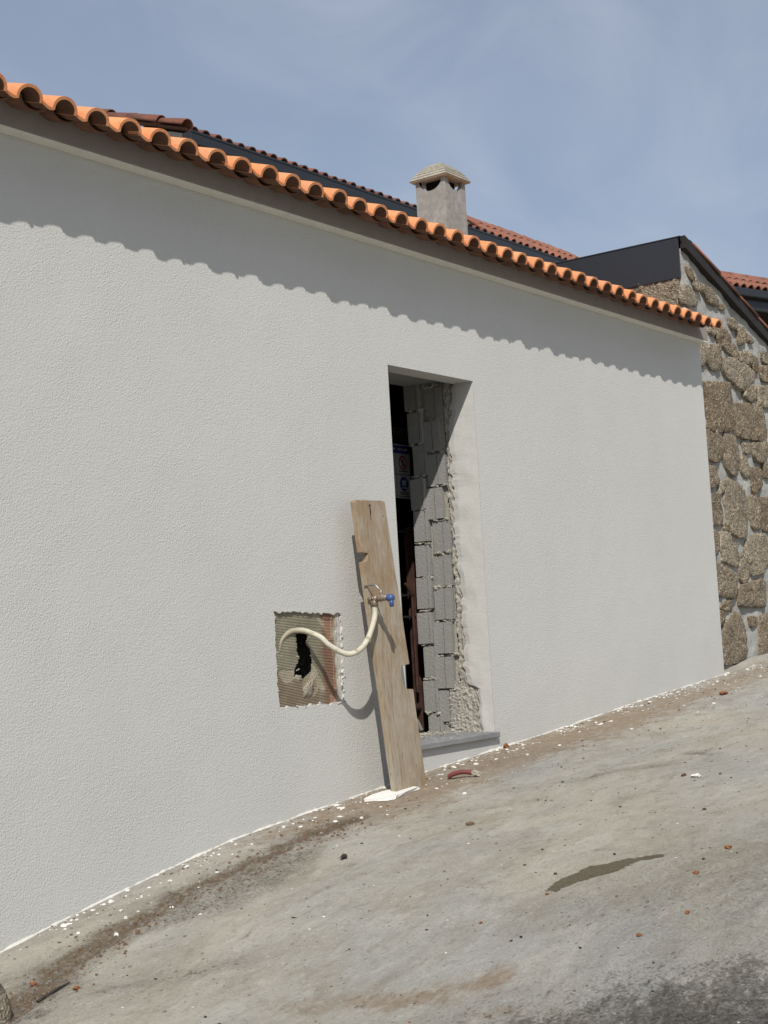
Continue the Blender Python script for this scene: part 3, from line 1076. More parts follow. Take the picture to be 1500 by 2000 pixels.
# ------------------------------------------------------------------ stone house to the right
stone_house = empty('stone_house', (4.28, .15, .2))
tag(stone_house, 'rubble granite house with grey mortar joints and dark metal panel beside the white house', 'house')
def P(o):
    o.parent = stone_house
    o.matrix_parent_inverse = Matrix.Translation((-4.28, -.15, -.2))
    return o
SX0, SY = 4.28, .15
def top_at(x):
    return 3.60-(x-SX0)*.332
mb = MB()
# front sheet with slight unevenness
nxs, nzs = 120, 90
vs, fs = [], []
for i in range(nxs+1):
    x = SX0+(9.0-SX0)*(i/nxs)**1.35
    for j in range(nzs+1):
        z = -.1+(top_at(x)+.1)*j/nzs
        h = .022*mnoise.noise(Vector((x*3.3, z*3.3, 1)))+.012*mnoise.noise(Vector((x*9, z*9, 5)))
        if i == 0:
            h = 0
        vs.append((x, SY+.006-h, z))
for i in range(nxs):
    for j in range(nzs):
        a = i*(nzs+1)+j
        fs.append((a, a+nzs+1, a+nzs+2, a+1))
mb.add(vs, fs)
mb.add([(SX0, SY, -.1), (SX0, SY+5, -.1), (SX0, SY+5, 3.6), (SX0, SY, 3.6)], [(3, 2, 1, 0)])
mb.add([(SX0, SY+5, -.1), (9, SY+5, -.1), (9, SY+5, top_at(9)), (SX0, SY+5, 3.6)], [(3, 2, 1, 0)])
mb.add([(9, SY, -.1), (9, SY+5, -.1), (9, SY+5, top_at(9)), (9, SY, top_at(9))], [(0, 1, 2, 3)])
swall = P(mb.build('wall', MORTAR, None, True))
STONES = [[[4.35,3.4],[4.44,3.39],[4.47,3.35],[4.42,3.31],[4.38,3.34]],[[4.46,3.33],[4.56,3.31],[4.58,3.26],[4.52,3.24],[4.44,3.28]],[[4.29,3.24],[4.38,3.24],[4.41,3.2],[4.47,3.17],[4.46,3.11],[4.29,3.09],[4.25,3.16]],[[4.64,3.3],[4.8,3.29],[4.92,3.22],[4.86,3.17],[4.74,3.19],[4.65,3.25]],[[4.94,3.19],[5.03,3.19],[5.03,3.16],[4.95,3.15]],[[4.72,2.99],[4.82,3.0],[4.81,2.93],[4.76,2.91],[4.73,2.93]],[[4.87,2.98],[4.97,3.0],[5.09,2.95],[5.12,2.91],[5.06,2.88],[4.91,2.84],[4.85,2.9]],[[4.96,2.86],[5.14,2.89],[5.22,2.84],[5.24,2.77],[5.16,2.77],[5.0,2.82]],[[4.66,2.81],[4.89,2.84],[4.86,2.68],[4.77,2.63],[4.67,2.63],[4.63,2.67],[4.56,2.69],[4.64,2.75]],[[4.49,2.82],[4.56,2.83],[4.56,2.78],[4.55,2.65],[4.46,2.63]],[[5.13,3.1],[5.26,3.1],[5.27,3.05],[5.21,3.02],[5.14,3.04]],[[5.33,3.05],[5.45,3.06],[5.43,2.96],[5.39,2.92],[5.32,2.91]],[[5.49,3.02],[5.55,3.0],[5.61,2.96],[5.52,2.94]],[[4.99,2.74],[5.17,2.76],[5.42,2.73],[5.55,2.71],[5.58,2.65],[5.4,2.56],[5.31,2.52],[5.2,2.55],[5.0,2.6],[4.92,2.67]],[[5.37,2.52],[5.52,2.58],[5.6,2.56],[5.57,2.47],[5.46,2.44],[5.33,2.48]],[[5.41,2.85],[5.51,2.86],[5.54,2.77],[5.45,2.75]],[[5.32,2.84],[5.37,2.84],[5.34,2.76],[5.3,2.77]],[[5.56,2.83],[5.64,2.83],[5.68,2.73],[5.64,2.7],[5.58,2.74]],[[5.79,2.89],[6.0,2.91],[5.98,2.82],[5.81,2.81]],[[5.75,2.76],[5.97,2.8],[5.97,2.65],[5.77,2.65],[5.74,2.69]],[[5.65,2.56],[5.73,2.59],[5.98,2.61],[5.97,2.43],[5.62,2.42]],[[4.49,2.48],[5.0,2.53],[5.04,2.42],[5.04,2.25],[5.04,2.18],[4.94,2.15],[4.67,2.13],[4.56,2.14],[4.58,2.22],[4.55,2.36]],[[5.11,2.37],[5.27,2.39],[5.51,2.41],[5.66,2.39],[5.73,2.3],[5.73,2.19],[5.68,2.12],[5.39,2.12],[5.1,2.12],[5.08,2.19]],[[4.48,2.1],[4.65,2.12],[4.8,2.05],[4.78,1.97],[4.72,1.9],[4.67,1.88],[4.58,1.88],[4.46,1.91]],[[4.86,2.1],[5.04,2.09],[5.09,1.99],[5.07,1.83],[5.03,1.79],[4.94,1.79],[4.84,1.85],[4.81,1.93],[4.83,2.04]],[[5.23,2.07],[5.36,2.06],[5.36,1.99],[5.26,1.98]],[[5.43,2.07],[5.73,2.1],[5.72,1.99],[5.62,1.93],[5.5,1.94],[5.43,1.99]],[[5.15,1.96],[5.23,1.95],[5.27,1.87],[5.25,1.78],[5.2,1.79],[5.14,1.85]],[[5.32,1.85],[5.49,1.87],[5.56,1.83],[5.56,1.75],[5.47,1.68],[5.36,1.65],[5.32,1.74]],[[4.47,1.82],[4.61,1.83],[4.64,1.74],[4.59,1.68],[4.49,1.66],[4.47,1.71]],[[4.71,1.73],[4.79,1.72],[4.73,1.65],[4.66,1.61],[4.63,1.63]],[[4.84,1.73],[5.01,1.71],[5.13,1.66],[5.19,1.52],[5.18,1.45],[5.14,1.34],[5.05,1.29],[4.97,1.29],[4.89,1.31],[4.78,1.36],[4.76,1.47],[4.74,1.54],[4.8,1.66]],[[4.47,1.6],[4.6,1.6],[4.64,1.51],[4.66,1.43],[4.6,1.38],[4.48,1.37],[4.45,1.46]],[[5.28,1.62],[5.41,1.63],[5.45,1.53],[5.47,1.46],[5.45,1.37],[5.34,1.35],[5.26,1.4],[5.24,1.49]],[[5.67,1.92],[5.86,1.93],[5.83,1.8],[5.67,1.81]],[[5.5,1.61],[5.79,1.63],[5.77,1.51],[5.54,1.51]],[[5.49,1.48],[5.79,1.51],[5.75,1.33],[5.52,1.35]],[[4.68,1.31],[4.8,1.3],[4.84,1.24],[4.89,1.18],[4.9,1.1],[4.86,1.05],[4.73,1.07],[4.62,1.09],[4.64,1.14],[4.58,1.18],[4.63,1.23]],[[4.47,1.32],[4.55,1.3],[4.56,1.25],[4.54,1.18],[4.5,1.13],[4.45,1.13]],[[4.47,1.07],[4.65,1.03],[4.78,0.99],[4.87,0.97],[4.85,0.87],[4.77,0.79],[4.68,0.8],[4.46,0.83],[4.46,0.98]],[[4.97,1.14],[5.1,1.13],[5.11,1.02],[5.09,0.94],[5.0,0.91],[4.95,0.98]],[[5.25,1.29],[5.5,1.31],[5.57,1.22],[5.59,1.1],[5.42,1.0],[5.2,0.98],[5.14,1.1],[5.13,1.22]],[[4.69,1.38],[4.73,1.38],[4.76,1.33],[4.69,1.32]],[[4.94,0.88],[5.14,0.9],[5.38,0.93],[5.44,0.88],[5.42,0.81],[5.41,0.72],[5.25,0.72],[4.94,0.73],[4.92,0.83]],[[4.89,1.23],[4.96,1.23],[4.95,1.2],[4.9,1.2]],[[4.58,0.76],[4.71,0.76],[4.7,0.7],[4.61,0.7],[4.5,0.72]],[[4.75,0.67],[4.86,0.64],[4.92,0.56],[4.94,0.44],[4.91,0.33],[4.77,0.29],[4.65,0.28],[4.47,0.29],[4.5,0.49],[4.58,0.57]],[[5.08,0.63],[5.23,0.62],[5.2,0.57],[5.11,0.55]],[[5.31,0.62],[5.45,0.64],[5.55,0.62],[5.48,0.3],[5.28,0.32],[5.25,0.51]],[[4.46,0.69],[4.53,0.68],[4.58,0.64],[4.51,0.59],[4.46,0.58]]]
def make_stone(poly, seed, mapf, proud):
    """one rubble stone: rounded rim, uneven face"""
    r = random.Random(seed)
    c = np.mean(np.array(poly), 0)
    poly = [(c[0]+(x-c[0])*1.07+.012*math.copysign(1, x-c[0]), c[1]+(y-c[1])*1.07+.008*math.copysign(1, y-c[1])) for x, y in poly]
    pts = []
    n = len(poly)
    for i in range(n):
        (ax, ay), (bx, by) = poly[i], poly[(i+1) % n]
        L = math.hypot(bx-ax, by-ay)
        k = max(1, int(L/.022))
        for j in range(k):
            t = j/k
            pts.append((ax+(bx-ax)*t+r.uniform(-.008, .008), ay+(by-ay)*t+r.uniform(-.007, .007)))
    # one smoothing pass rounds the corners
    N = len(pts)
    pts = [((pts[i-1][0]+2*pts[i][0]+pts[(i+1) % N][0])/4, (pts[i-1][1]+2*pts[i][1]+pts[(i+1) % N][1])/4) for i in range(N)]
    vs, fs = [], []
    for t, d in ((1.01, -.035), (1.0, proud*.6), (.965, proud*.95), (.68, proud*1.0), (.34, proud*1.0)):
        for (x, y) in pts:
            xx, yy = c[0]+(x-c[0])*t, c[1]+(y-c[1])*t
            dd = d
            if d > 0:
                dd += .014*mnoise.noise(Vector((xx*9, yy*9, seed)))+.013*mnoise.noise(Vector((xx*34, yy*34, seed)))
            vs.append(mapf(xx, yy, dd))
    vs.append(mapf(c[0], c[1], proud*1.1))
    for q in range(4):
        for i in range(N):
            j = (i+1) % N
            fs.append((q*N+i, q*N+j, (q+1)*N+j, (q+1)*N+i))
    for i in range(N):
        fs.append((4*N+i, 4*N+(i+1) % N, 5*N))
    me = bpy.data.meshes.new('stone')
    me.from_pydata(vs, [], fs)
    me.update()
    bm = bmesh.new()
    bm.from_mesh(me)
    bmesh.ops.recalc_face_normals(bm, faces=bm.faces)
    bm.to_mesh(me)
    bm.free()
    me.materials.append(STONE)
    me.polygons.foreach_set('use_smooth', [True]*len(me.polygons))
    o = bpy.data.objects.new('stone', me)
    COL.objects.link(o)
    o.parent = swall
    return o
for k, pl in enumerate(STONES):
    make_stone(pl, k+1, lambda x, z, d: (x, SY-.010-d, z), .012)
# stones beyond the traced ones, towards the far end of the front
rs = random.Random(21)
z = .42
while z < 2.6:
    h = rs.uniform(.22, .34)
    x = 5.86+rs.uniform(0, .12) if z < 1.6 else 6.05+rs.uniform(0, .1)
    while x < 8.4:
        w = rs.uniform(.25, .5)
        if z+h < top_at(x+w)-.25:
            q = []
            for a in range(8):
                t = 2*math.pi*a/8
                q.append((x+w/2+w*.47*math.copysign(abs(math.cos(t))**.6, math.cos(t))+rs.uniform(-.02, .02), z+h/2+h*.45*math.copysign(abs(math.sin(t))**.6, math.sin(t))+rs.uniform(-.02, .02)))
            make_stone(q, rs.randint(100, 900), lambda x_, z_, d: (x_, SY-.010-d, z_), .012)
        x += w+.03
    z += h+.03
# stones on the end face above the orange roof
for k, pl in enumerate(([(.20, 3.29), (.50, 3.33), (.52, 3.22), (.40, 3.12), (.20, 3.09)], [(.54, 3.34), (.78, 3.36), (.80, 3.27), (.60, 3.20), (.54, 3.24)], [(.84, 3.36), (1.2, 3.37), (1.2, 3.26), (.84, 3.28)])):
    make_stone(pl, 60+k, lambda y, z, d: (SX0+.004-d, y, z), .02)

# mono-pitch roof with its edge tiles
def rect_slab(pts, th, name, mat):
    b = MB()
    lo = [(x, y, z-th) for x, y, z in pts]
    b.add(list(pts)+lo, [(0, 1, 2, 3), (7, 6, 5, 4), (0, 4, 5, 1), (1, 5, 6, 2), (2, 6, 7, 3), (3, 7, 4, 0)])
    return b.build(name, mat)
sroof = P(rect_slab([(SX0, SY+.02, 3.635), (9.2, SY+.02, 3.635-4.92*.332), (9.2, SY+5.1, 3.635-4.92*.332), (SX0, SY+5.1, 3.635)], .03, 'roof', DARKTILE))
mb = MB()
mb.add([(SX0, SY-.045, 3.638), (9.2, SY-.045, 3.638-4.92*.332), (9.2, SY-.045, 3.540-4.92*.332), (SX0, SY-.045, 3.540),
        (SX0, SY+.03, 3.638), (9.2, SY+.03, 3.638-4.92*.332), (9.2, SY+.03, 3.540-4.92*.332), (SX0, SY+.03, 3.540)],
       [(3, 2, 1, 0), (4, 5, 6, 7), (0, 1, 5, 4), (2, 3, 7, 6), (1, 2, 6, 5), (3, 0, 4, 7)])
P(mb.build('barge_board', DARKWOOD))
def cover_mesh(name, mat, r0=.085, r1=.068, length=.46, th=.012):
    vs, fs = [], []
    n = 11
    for y, r in ((0, r0), (length, r1)):
        for q in (0, th):
            for k in range(n):
                a = math.pi*k/(n-1)
                vs.append(((r-q)*math.cos(a), y, (r-q)*math.sin(a)))
    f = lambda a, b_, k: a*2*n+b_*n+k
    for k in range(n-1):
        fs += [(f(0, 0, k), f(0, 0, k+1), f(1, 0, k+1), f(1, 0, k)), (f(0, 1, k+1), f(0, 1, k), f(1, 1, k), f(1, 1, k+1)), (f(0, 1, k), f(0, 1, k+1), f(0, 0, k+1), f(0, 0, k)), (f(1, 0, k), f(1, 0, k+1), f(1, 1, k+1), f(1, 1, k))]
    for k in (0, n-1):
        fs.append((f(0, 0, k), f(1, 0, k), f(1, 1, k), f(0, 1, k)))
    me = bpy.data.meshes.new(name)
    me.from_pydata(vs, [], fs)
    me.update()
    bm = bmesh.new()
    bm.from_mesh(me)
    bmesh.ops.recalc_face_normals(bm, faces=bm.faces)
    bm.to_mesh(me)
    bm.free()
    me.polygons.foreach_set('use_smooth', [True]*len(me.polygons))
    me.materials.append(mat)
    return me
COVD = cover_mesh('edge_tile', DARKTILE, .062, .048)
sl = math.atan(.332)
for k in range(12):
    for row in range(1):
        x = SX0+.62+k*.38
        o = link_copy('edge_tile', COVD, sroof)
        # the tile's wide end faces down the slope (+x)
        o.matrix_local = Matrix.Translation((x, SY-.004, 3.628-(x-SX0)*.332)) @ Matrix.Rotation(math.radians(90), 4, 'Z') @ Matrix.Rotation(sl+.02, 4, 'X') @ Matrix.Rotation(rng.uniform(-.06, .06), 4, 'Y')
# dark sheet panel over the end face and its folded cap
mb = MB()
mb.box((SX0-.026, SY+.006, 3.305), (SX0-.008, SY+3.2, 3.625))
panel = P(bevel(mb.build('metal_panel', ANTHRA), .002))
tag(panel, 'dark anthracite sheet metal panel')
mb = MB()
mb.box((SX0-.030, SY-.015, 3.627), (SX0+.16, SY+3.2, 3.635))
mb.add([(SX0-.03, SY-.017, 3.632), (SX0+.16, SY-.017, 3.632), (SX0+.22, SY-.017, 3.615), (SX0+.20, SY-.017, 3.59), (SX0-.004, SY-.017, 3.585), (SX0-.03, SY-.017, 3.60)], [(5, 4, 3, 2, 1, 0)])
mb.add([(SX0+.16, SY-.017, 3.635), (SX0+.30, SY-.017, 3.60), (SX0+.30, SY+3.2, 3.60), (SX0+.16, SY+3.2, 3.635)], [(0, 1, 2, 3)])
mb.build('folded_cap', ANTHRA, panel)

# ------------------------------------------------------------------ house behind with old tiles
back = empty('back_house', (5, 5.6, 0))
tag(back, 'house behind with old brown red roof tiles and a long black gutter', 'house')
def PB(o):
    o.parent = back
    o.matrix_parent_inverse = Matrix.Translation((-5, -5.6, 0))
    return o
EY, EZ = 5.5, 5.85
OT = tile_mesh('roof_tile', OLDTILE)
MT = tile_mesh('roof_tile', MIDTILE)
S1, S2 = math.radians(19), math.radians(35)
XB0, XB1, XB2 = 4.45, 10.5, 13.65
mb = MB()
mb.box((XB0+.15, EY+.35, -.5), (XB2-.1, EY+6, EZ-.05))
mb.add([(XB0+.15, EY+.35, EZ-.05), (XB0+.15, EY+6, EZ-.05), (XB0+.15, EY+6, EZ+1.95), (XB0+.15, EY+.35, EZ+.06)], [(0, 1, 2, 3)])
PB(mb.build('wall', REVEAL))
mb = MB()
for xa, xb, s, yo in ((XB0+.03, XB1, S1, 0), (XB1, XB2, S2, .0)):
    y1_ = EY+(6 if s == S1 else .72)
    z1_ = EZ+(y1_-EY)*math.tan(s)
    mb.add([(xa, EY+.05, EZ+.015), (xb, EY+.05, EZ+.015), (xb, y1_, z1_), (xa, y1_, z1_), (xa, EY+.05, EZ-.03), (xb, EY+.05, EZ-.03), (xb, y1_, z1_-.05), (xa, y1_, z1_-.05)],
           [(0, 1, 2, 3), (7, 6, 5, 4), (0, 4, 5, 1), (1, 5, 6, 2), (2, 6, 7, 3), (3, 7, 4, 0)])
broof = PB(mb.build('roof', OLDMORTAR))
for i in range(40):
    x = XB0+.10+i*.18
    if x > 12:
        break
for me_, xa, xb, s, rows in ((OT, XB0+.12, XB1, S1, 2), (MT, XB1+.02, XB2, S2, 2)):
    k = 0
    while xa+k*.18 < xb:
        for row in range(rows):
            d = row*.36
            o = link_copy('roof_tile', me_, broof)
            o.location = (xa+k*.18+rng.uniform(-.008, .008), EY-.02+d*math.cos(s), EZ+.03+d*math.sin(s)+.012*(row > 0)+rng.uniform(-.005, .005))
            o.rotation_euler = (s-.02*(row > 0)+rng.uniform(-.015, .015), rng.uniform(-.03, .03), rng.uniform(-.03, .03))
        k += 1
COVO = cover_mesh('edge_tile', OLDTILE, .085, .066)
for k in range(9):
    o = link_copy('edge_tile', COVO, broof)
    d = k*.38
    o.location = (XB0, EY-.04+d*math.cos(S1), EZ+.05+d*math.sin(S1)+rng.uniform(-.006, .006))
    o.rotation_euler = (S1+rng.uniform(-.05, .05), rng.uniform(-.12, .12), rng.uniform(-.09, .09))
mb = MB()
mb.box((XB0-.02, EY-.11, EZ-.13), (XB2, EY+.02, EZ-.005))
mb.box((XB0-.03, EY-.118, EZ-.022), (XB2+.01, EY-.108, EZ+.004))
mb.box((XB0-.02, EY-.02, EZ-.24), (XB2, EY+.35, EZ-.14))
PB(bevel(mb.build('gutter', GUTTER), .012))

# ------------------------------------------------------------------ open shed beyond the stone house
RA = math.radians(-16.6)
FP = Vector((17.876, 5.488, 6.414))
shed = empty('open_shed', (FP.x, FP.y, 0))
shed.rotation_euler = (0, 0, RA)
tag(shed, 'dark open shed with red brown tiles and black gutter beyond the stone gable', 'shed')
z0 = FP.z
mb = MB()
mb.box((-.6, .3, 0), (-.4, 5.5, z0+.2))
mb.box((9.0, .3, 0), (9.2, 5.5, z0+.2))
mb.box((-.6, 5.0, 0), (9.2, 5.3, z0-.2))
mb.build('wall', DARKWOOD, shed)
mb = MB()
s3 = math.radians(30)
y1_ = .75
mb.add([(-.7, .06, z0+.02), (9.4, .06, z0+.02), (9.4, y1_, z0+.02+y1_*math.tan(s3)), (-.7, y1_, z0+.02+y1_*math.tan(s3)), (-.7, .06, z0-.04), (9.4, .06, z0-.04), (9.4, y1_, z0-.06+y1_*math.tan(s3)), (-.7, y1_, z0-.06+y1_*math.tan(s3))],
       [(0, 1, 2, 3), (7, 6, 5, 4), (0, 4, 5, 1), (1, 5, 6, 2), (2, 6, 7, 3), (3, 7, 4, 0)])
mb.add([(-.7, y1_-.01, z0+.43), (9.4, y1_-.01, z0+.43), (9.4, 5.5, z0-.2), (-.7, 5.5, z0-.2)], [(0, 1, 2, 3)])
fr = mb.build('roof', DARKWOOD, shed)
ST = tile_mesh('roof_tile', MIDTILE)
k = 0
while -.5+k*.2 < 4.5:
    for row in range(2):
        d = row*.37
        o = link_copy('roof_tile', ST, fr)
        o.location = (-.5+k*.2, -.02+d*math.cos(s3), z0+.03+d*math.sin(s3)+.012*(row > 0))
        o.rotation_euler = (s3-.02+rng.uniform(-.015, .015), rng.uniform(-.02, .02), rng.uniform(-.02, .02))
        o.scale = (1.12, 1, 1.1)
    k += 1
COVM = cover_mesh('ridge_tile', MIDTILE, .13, .115, .55)
for k in range(14):
    o = link_copy('ridge_tile', COVM, fr)
    o.location = (-.7+k*.48, .72, z0+.40)
    o.rotation_euler = (0.02, 0, math.radians(-90))
mb = MB()
mb.box((-.7, -.13, z0-.15), (9.4, .02, z0-.01))
mb.box((-.7, .0, z0-.36), (9.4, .12, z0-.17))
bevel(mb.build('gutter', GUTTER, shed), .02)

# ------------------------------------------------------------------ things by the doorway
# plank
def build_plank():
    root = empty('wooden_plank', (-.31, -.2, -.135))
    tag(root, 'weathered notched wooden plank leaning upright beside the doorway', 'plank')
    out = [(-.529, 1.325), (-.505, 1.333), (-.272, 1.340), (-.2085, .500), (-.225, .496), (-.281, .491), (-.290, .464), (-.287, .43), (-.280, .40), (-.253, .374), (-.195, .368), (-.174, -.137), (-.440, -.138),
           (-.446, .0), (-.494, 1.022), (-.470, 1.030), (-.462, 1.066), (-.512, 1.072)]
    # left edge runs straight from the lower corner to the top corner, notched near the top
    def dep(z):
        return -(.125+.090*(1.335-z)/1.475)
    out = [(-.529, 1.325), (-.522, 1.334), (-.30, 1.340), (-.272, 1.334)]
    rj = random.Random(4)
    def edge(a, b_, k):
        r_ = []
        for j in range(1, k):
            t = j/k
            r_.append((a[0]+(b_[0]-a[0])*t+rj.uniform(-.0015, .0015), a[1]+(b_[1]-a[1])*t))
        return r_
    out += edge((-.272, 1.334), (-.209, .500), 12)+[(-.209, .500), (-.225, .497), (-.265, .495), (-.281, .490), (-.290, .464), (-.288, .43), (-.280, .40), (-.262, .378), (-.250, .3745), (-.199, .370)]
    out += edge((-.199, .370), (-.174, -.130), 8)+[(-.174, -.134), (-.180, -.138), (-.432, -.139), (-.440, -.134)]
    out += edge((-.440, -.134), (-.510, 1.020), 14)+[(-.5105, 1.021), (-.490, 1.024), (-.476, 1.029), (-.472, 1.045), (-.460, 1.066), (-.495, 1.068), (-.514, 1.070)]
    out += edge((-.514, 1.070), (-.529, 1.325), 4)
    tri = tessellate_polygon([[Vector((x, z, 0)) for x, z in out]])
    n = len(out)
    th = .031
    vs = [(x, dep(z), z) for x, z in out]+[(x, dep(z)+th, z) for x, z in out]
    fs = []
    for t in tri:
        a, b_, c = [Vector((*out[i], 0)) for i in t]
        t = tuple(t) if (b_-a).cross(c-a).z > 0 else tuple(t[::-1])
        fs.append(t)
        fs.append(tuple(i+n for i in t[::-1]))
    fs += [(i, (i+1) % n, (i+1) % n+n, i+n) for i in range(n)]
    o = mesh_obj('board', vs, fs, WOOD)
    bm = bmesh.new()
    bm.from_mesh(o.data)
    bmesh.ops.recalc_face_normals(bm, faces=bm.faces)
    bm.to_mesh(o.data)
    bm.free()
    bevel(o, .003, 2)
    o.parent = root
    o.matrix_parent_inverse = Matrix.Translation((.31, .2, .135))
    mb = MB()
    mb.tube(spline([(-.415, -.118, 1.310), (-.420, -.142, 1.312), (-.436, -.150, 1.306), (-.438, -.150, 1.285), (-.430, -.146, 1.262)], 5), .0022, 6)
    q = mb.build('nail', IRON)
    q.parent = root
    q.matrix_parent_inverse = Matrix.Translation((.31, .2, .135))
    return root, dep
plank, pdep = build_plank()

# hose from the hole in the patch to the tap
hp = [(-1.012, .034, .560), (-1.006, .026, .610), (-.985, .023, .655), (-.945, .018, .685), (-.900, .008, .699), (-.862, -.018, .697), (-.836, -.045, .684), (-.808, -.085, .658), (-.786, -.115, .620), (-.742, -.145, .586), (-.700, -.172, .571), (-.640, -.190, .590), (-.582, -.198, .640), (-.535, -.202, .716), (-.510, -.196, .760), (-.507, -.194, .800)]
mb = MB()
mb.tube(spline(hp, 8), .0138, 12)
hose = mb.build('water_hose', HOSEM, None, True)
tag(hose, 'thick cream water hose sagging from the wall hole to the tap', 'hose')

# tap on the plank
tap = empty('water_tap', (-.505, -.20, .83))
tag(tap, 'brass tap with blue cap and steel lever in front of the plank', 'tap')
def PT(o):
    o.parent = tap
    o.matrix_parent_inverse = Matrix.Translation((.505, .20, -.83))
    return o
mb = MB()
tx, tz = -.506, .835
mb.tube([(tx, -.158, tz), (tx, -.185, tz)], .009, 10)               # stub screwed into the plank
mb.tube([(tx, -.183, tz), (tx, -.215, tz)], [.015, .017], 12)        # tee
mb.tube([(tx, -.196, tz), (tx, -.196, .797)], [.014, .0175], 12)     # socket the hose pushes on
mb.tube([(tx-.022, -.197, tz+.003), (tx-.012, -.197, tz+.002)], .006, 8)
mb.tube([(tx-.012, -.197, tz+.002), (tx+.003, -.198, tz)], .011, 8)
mb.tube([(tx, -.212, tz), (tx, -.222, tz+.002), (tx, -.252, tz+.004), (tx, -.262, tz+.002), (tx, -.282, tz)], [.013, .019, .019, .014, .015], 12)
mb.tube([(tx, -.238, tz+.012), (tx, -.238, tz+.040)], .0085, 10)     # stem
PT(mb.build('tap_body', BRASS, None, True))
mb = MB()
mb.tube(spline([(tx, -.240, tz+.038), (tx, -.226, tz+.046), (tx, -.208, tz+.066), (tx, -.192, tz+.070), (tx, -.140, tz+.066)], 4), .0052, 8)
PT(mb.build('lever', STEEL, None, True))
mb = MB()
mb.tube([(tx, -.274, tz), (tx, -.282, tz), (tx, -.304, tz-.002), (tx, -.312, tz-.003)], [.015, .019, .019, .012], 14)
mb.tube([(tx, -.296, tz-.012), (tx, -.298, tz-.028), (tx, -.299, tz-.045)], [.014, .0115, .0095], 12)
PT(mb.build('spout_cap', BLUEP, None, True))

# safety sign hanging behind the doorway
SGY = .56
sign = empty('safety_sign', (.78, SGY, 1.47))
sign.location = (.78+.215, SGY+.15, 1.47+.024)
sign.scale = (1.02, 1, 1.02)
tag(sign, 'white and blue building site safety sign inside the doorway', 'sign')
def PS(o):
    o.parent = sign
    o.matrix_parent_inverse = Matrix.Translation((-.78, -SGY, -1.47))
    return o
sx0, sx1, sz0, sz1 = .50, .965, 1.468, 1.800
mb = MB(); mb.box((sx0, SGY, sz0), (sx1, SGY+.004, sz1)); PS(mb.build('board', SIGNW))
mb = MB(); mb.box((sx0+.006, SGY-.002, 1.744), (sx1-.006, SGY-.0005, 1.792)); PS(mb.build('header', SIGNB))
mb = MB()
for k in range(16):
    if k % 6 != 5:
        mb.box((sx0+.03+k*.026, SGY-.0035, 1.761), (sx0+.048+k*.026, SGY-.0025, 1.775))
PS(mb.build('header_lettering', SIGNW))
mb = MB()
for x in (.655, .812):
    mb.box((x-.0015, SGY-.002, 1.482), (x+.0015, SGY-.0005, 1.742))
for z in (1.613, 1.480):
    mb.box((sx0+.006, SGY-.002, z-.0018), (sx1-.006, SGY-.0005, z+.0018))
for cx_ in (.578, .733, .888):
    for z in (1.634, 1.504, 1.494):
        mb.box((cx_-.045, SGY-.002, z-.0022), (cx_+.045, SGY-.0005, z+.0022))
PS(mb.build('sign_lines', SIGNK))
def disc(b, cx_, cz_, r, r_in=0.0, y=SGY-.002, n=28):
    vs, fs = [], []
    for k in range(n):
        a = 2*math.pi*k/n
        vs += [(cx_+r*math.cos(a), y, cz_+r*math.sin(a)), (cx_+r_in*math.cos(a), y, cz_+r_in*math.sin(a))]
    for k in range(n):
        j = (k+1) % n
        fs.append((2*k, 2*j, 2*j+1, 2*k+1))
    b.add(vs, fs)
mb = MB()
disc(mb, .888, 1.686, .044, .035)
mb.bar((.862, SGY-.0025, 1.712), (.914, SGY-.0025, 1.660), .007, .001, (0, 1, 0))
PS(mb.build('prohibition_ring', SIGNR))
mb = MB()
disc(mb, .888, 1.708, .006)
mb.bar((.888, SGY-.0015, 1.70), (.888, SGY-.0015, 1.680), .010, .001, (0, 1, 0))
mb.bar((.888, SGY-.0015, 1.682), (.876, SGY-.0015, 1.660), .006, .001, (0, 1, 0))
mb.bar((.888, SGY-.0015, 1.682), (.900, SGY-.0015, 1.660), .006, .001, (0, 1, 0))
mb.bar((.888, SGY-.0015, 1.698), (.872, SGY-.0015, 1.686), .005, .001, (0, 1, 0))
mb.bar((.888, SGY-.0015, 1.698), (.904, SGY-.0015, 1.686), .005, .001, (0, 1, 0))
PS(mb.build('walking_figure', SIGNK))
for cx_ in (.888, .733, .578):
    mb = MB()
    disc(mb, cx_, 1.556, .044)
    PS(mb.build('mandatory_disc', SIGNB))
mb = MB()
mb.box((.866, SGY-.004, 1.545), (.910, SGY-.003, 1.580))
mb.box((.862, SGY-.004, 1.528), (.914, SGY-.003, 1.536))
PS(mb.build('helmet_figure', SIGNW))
for cx_ in (.733, .578):
    mb = MB()
    mb.add([(cx_-.046, SGY-.002, 1.648), (cx_+.046, SGY-.002, 1.648), (cx_, SGY-.002, 1.728)], [(0, 1, 2)])
    tri_ = PS(mb.build('warning_triangle', SIGNK))
    mb = MB()
    mb.add([(cx_-.034, SGY-.003, 1.655), (cx_+.034, SGY-.003, 1.655), (cx_, SGY-.003, 1.714)], [(0, 1, 2)])
    PS(mb.build('warning_field', SIGNY))

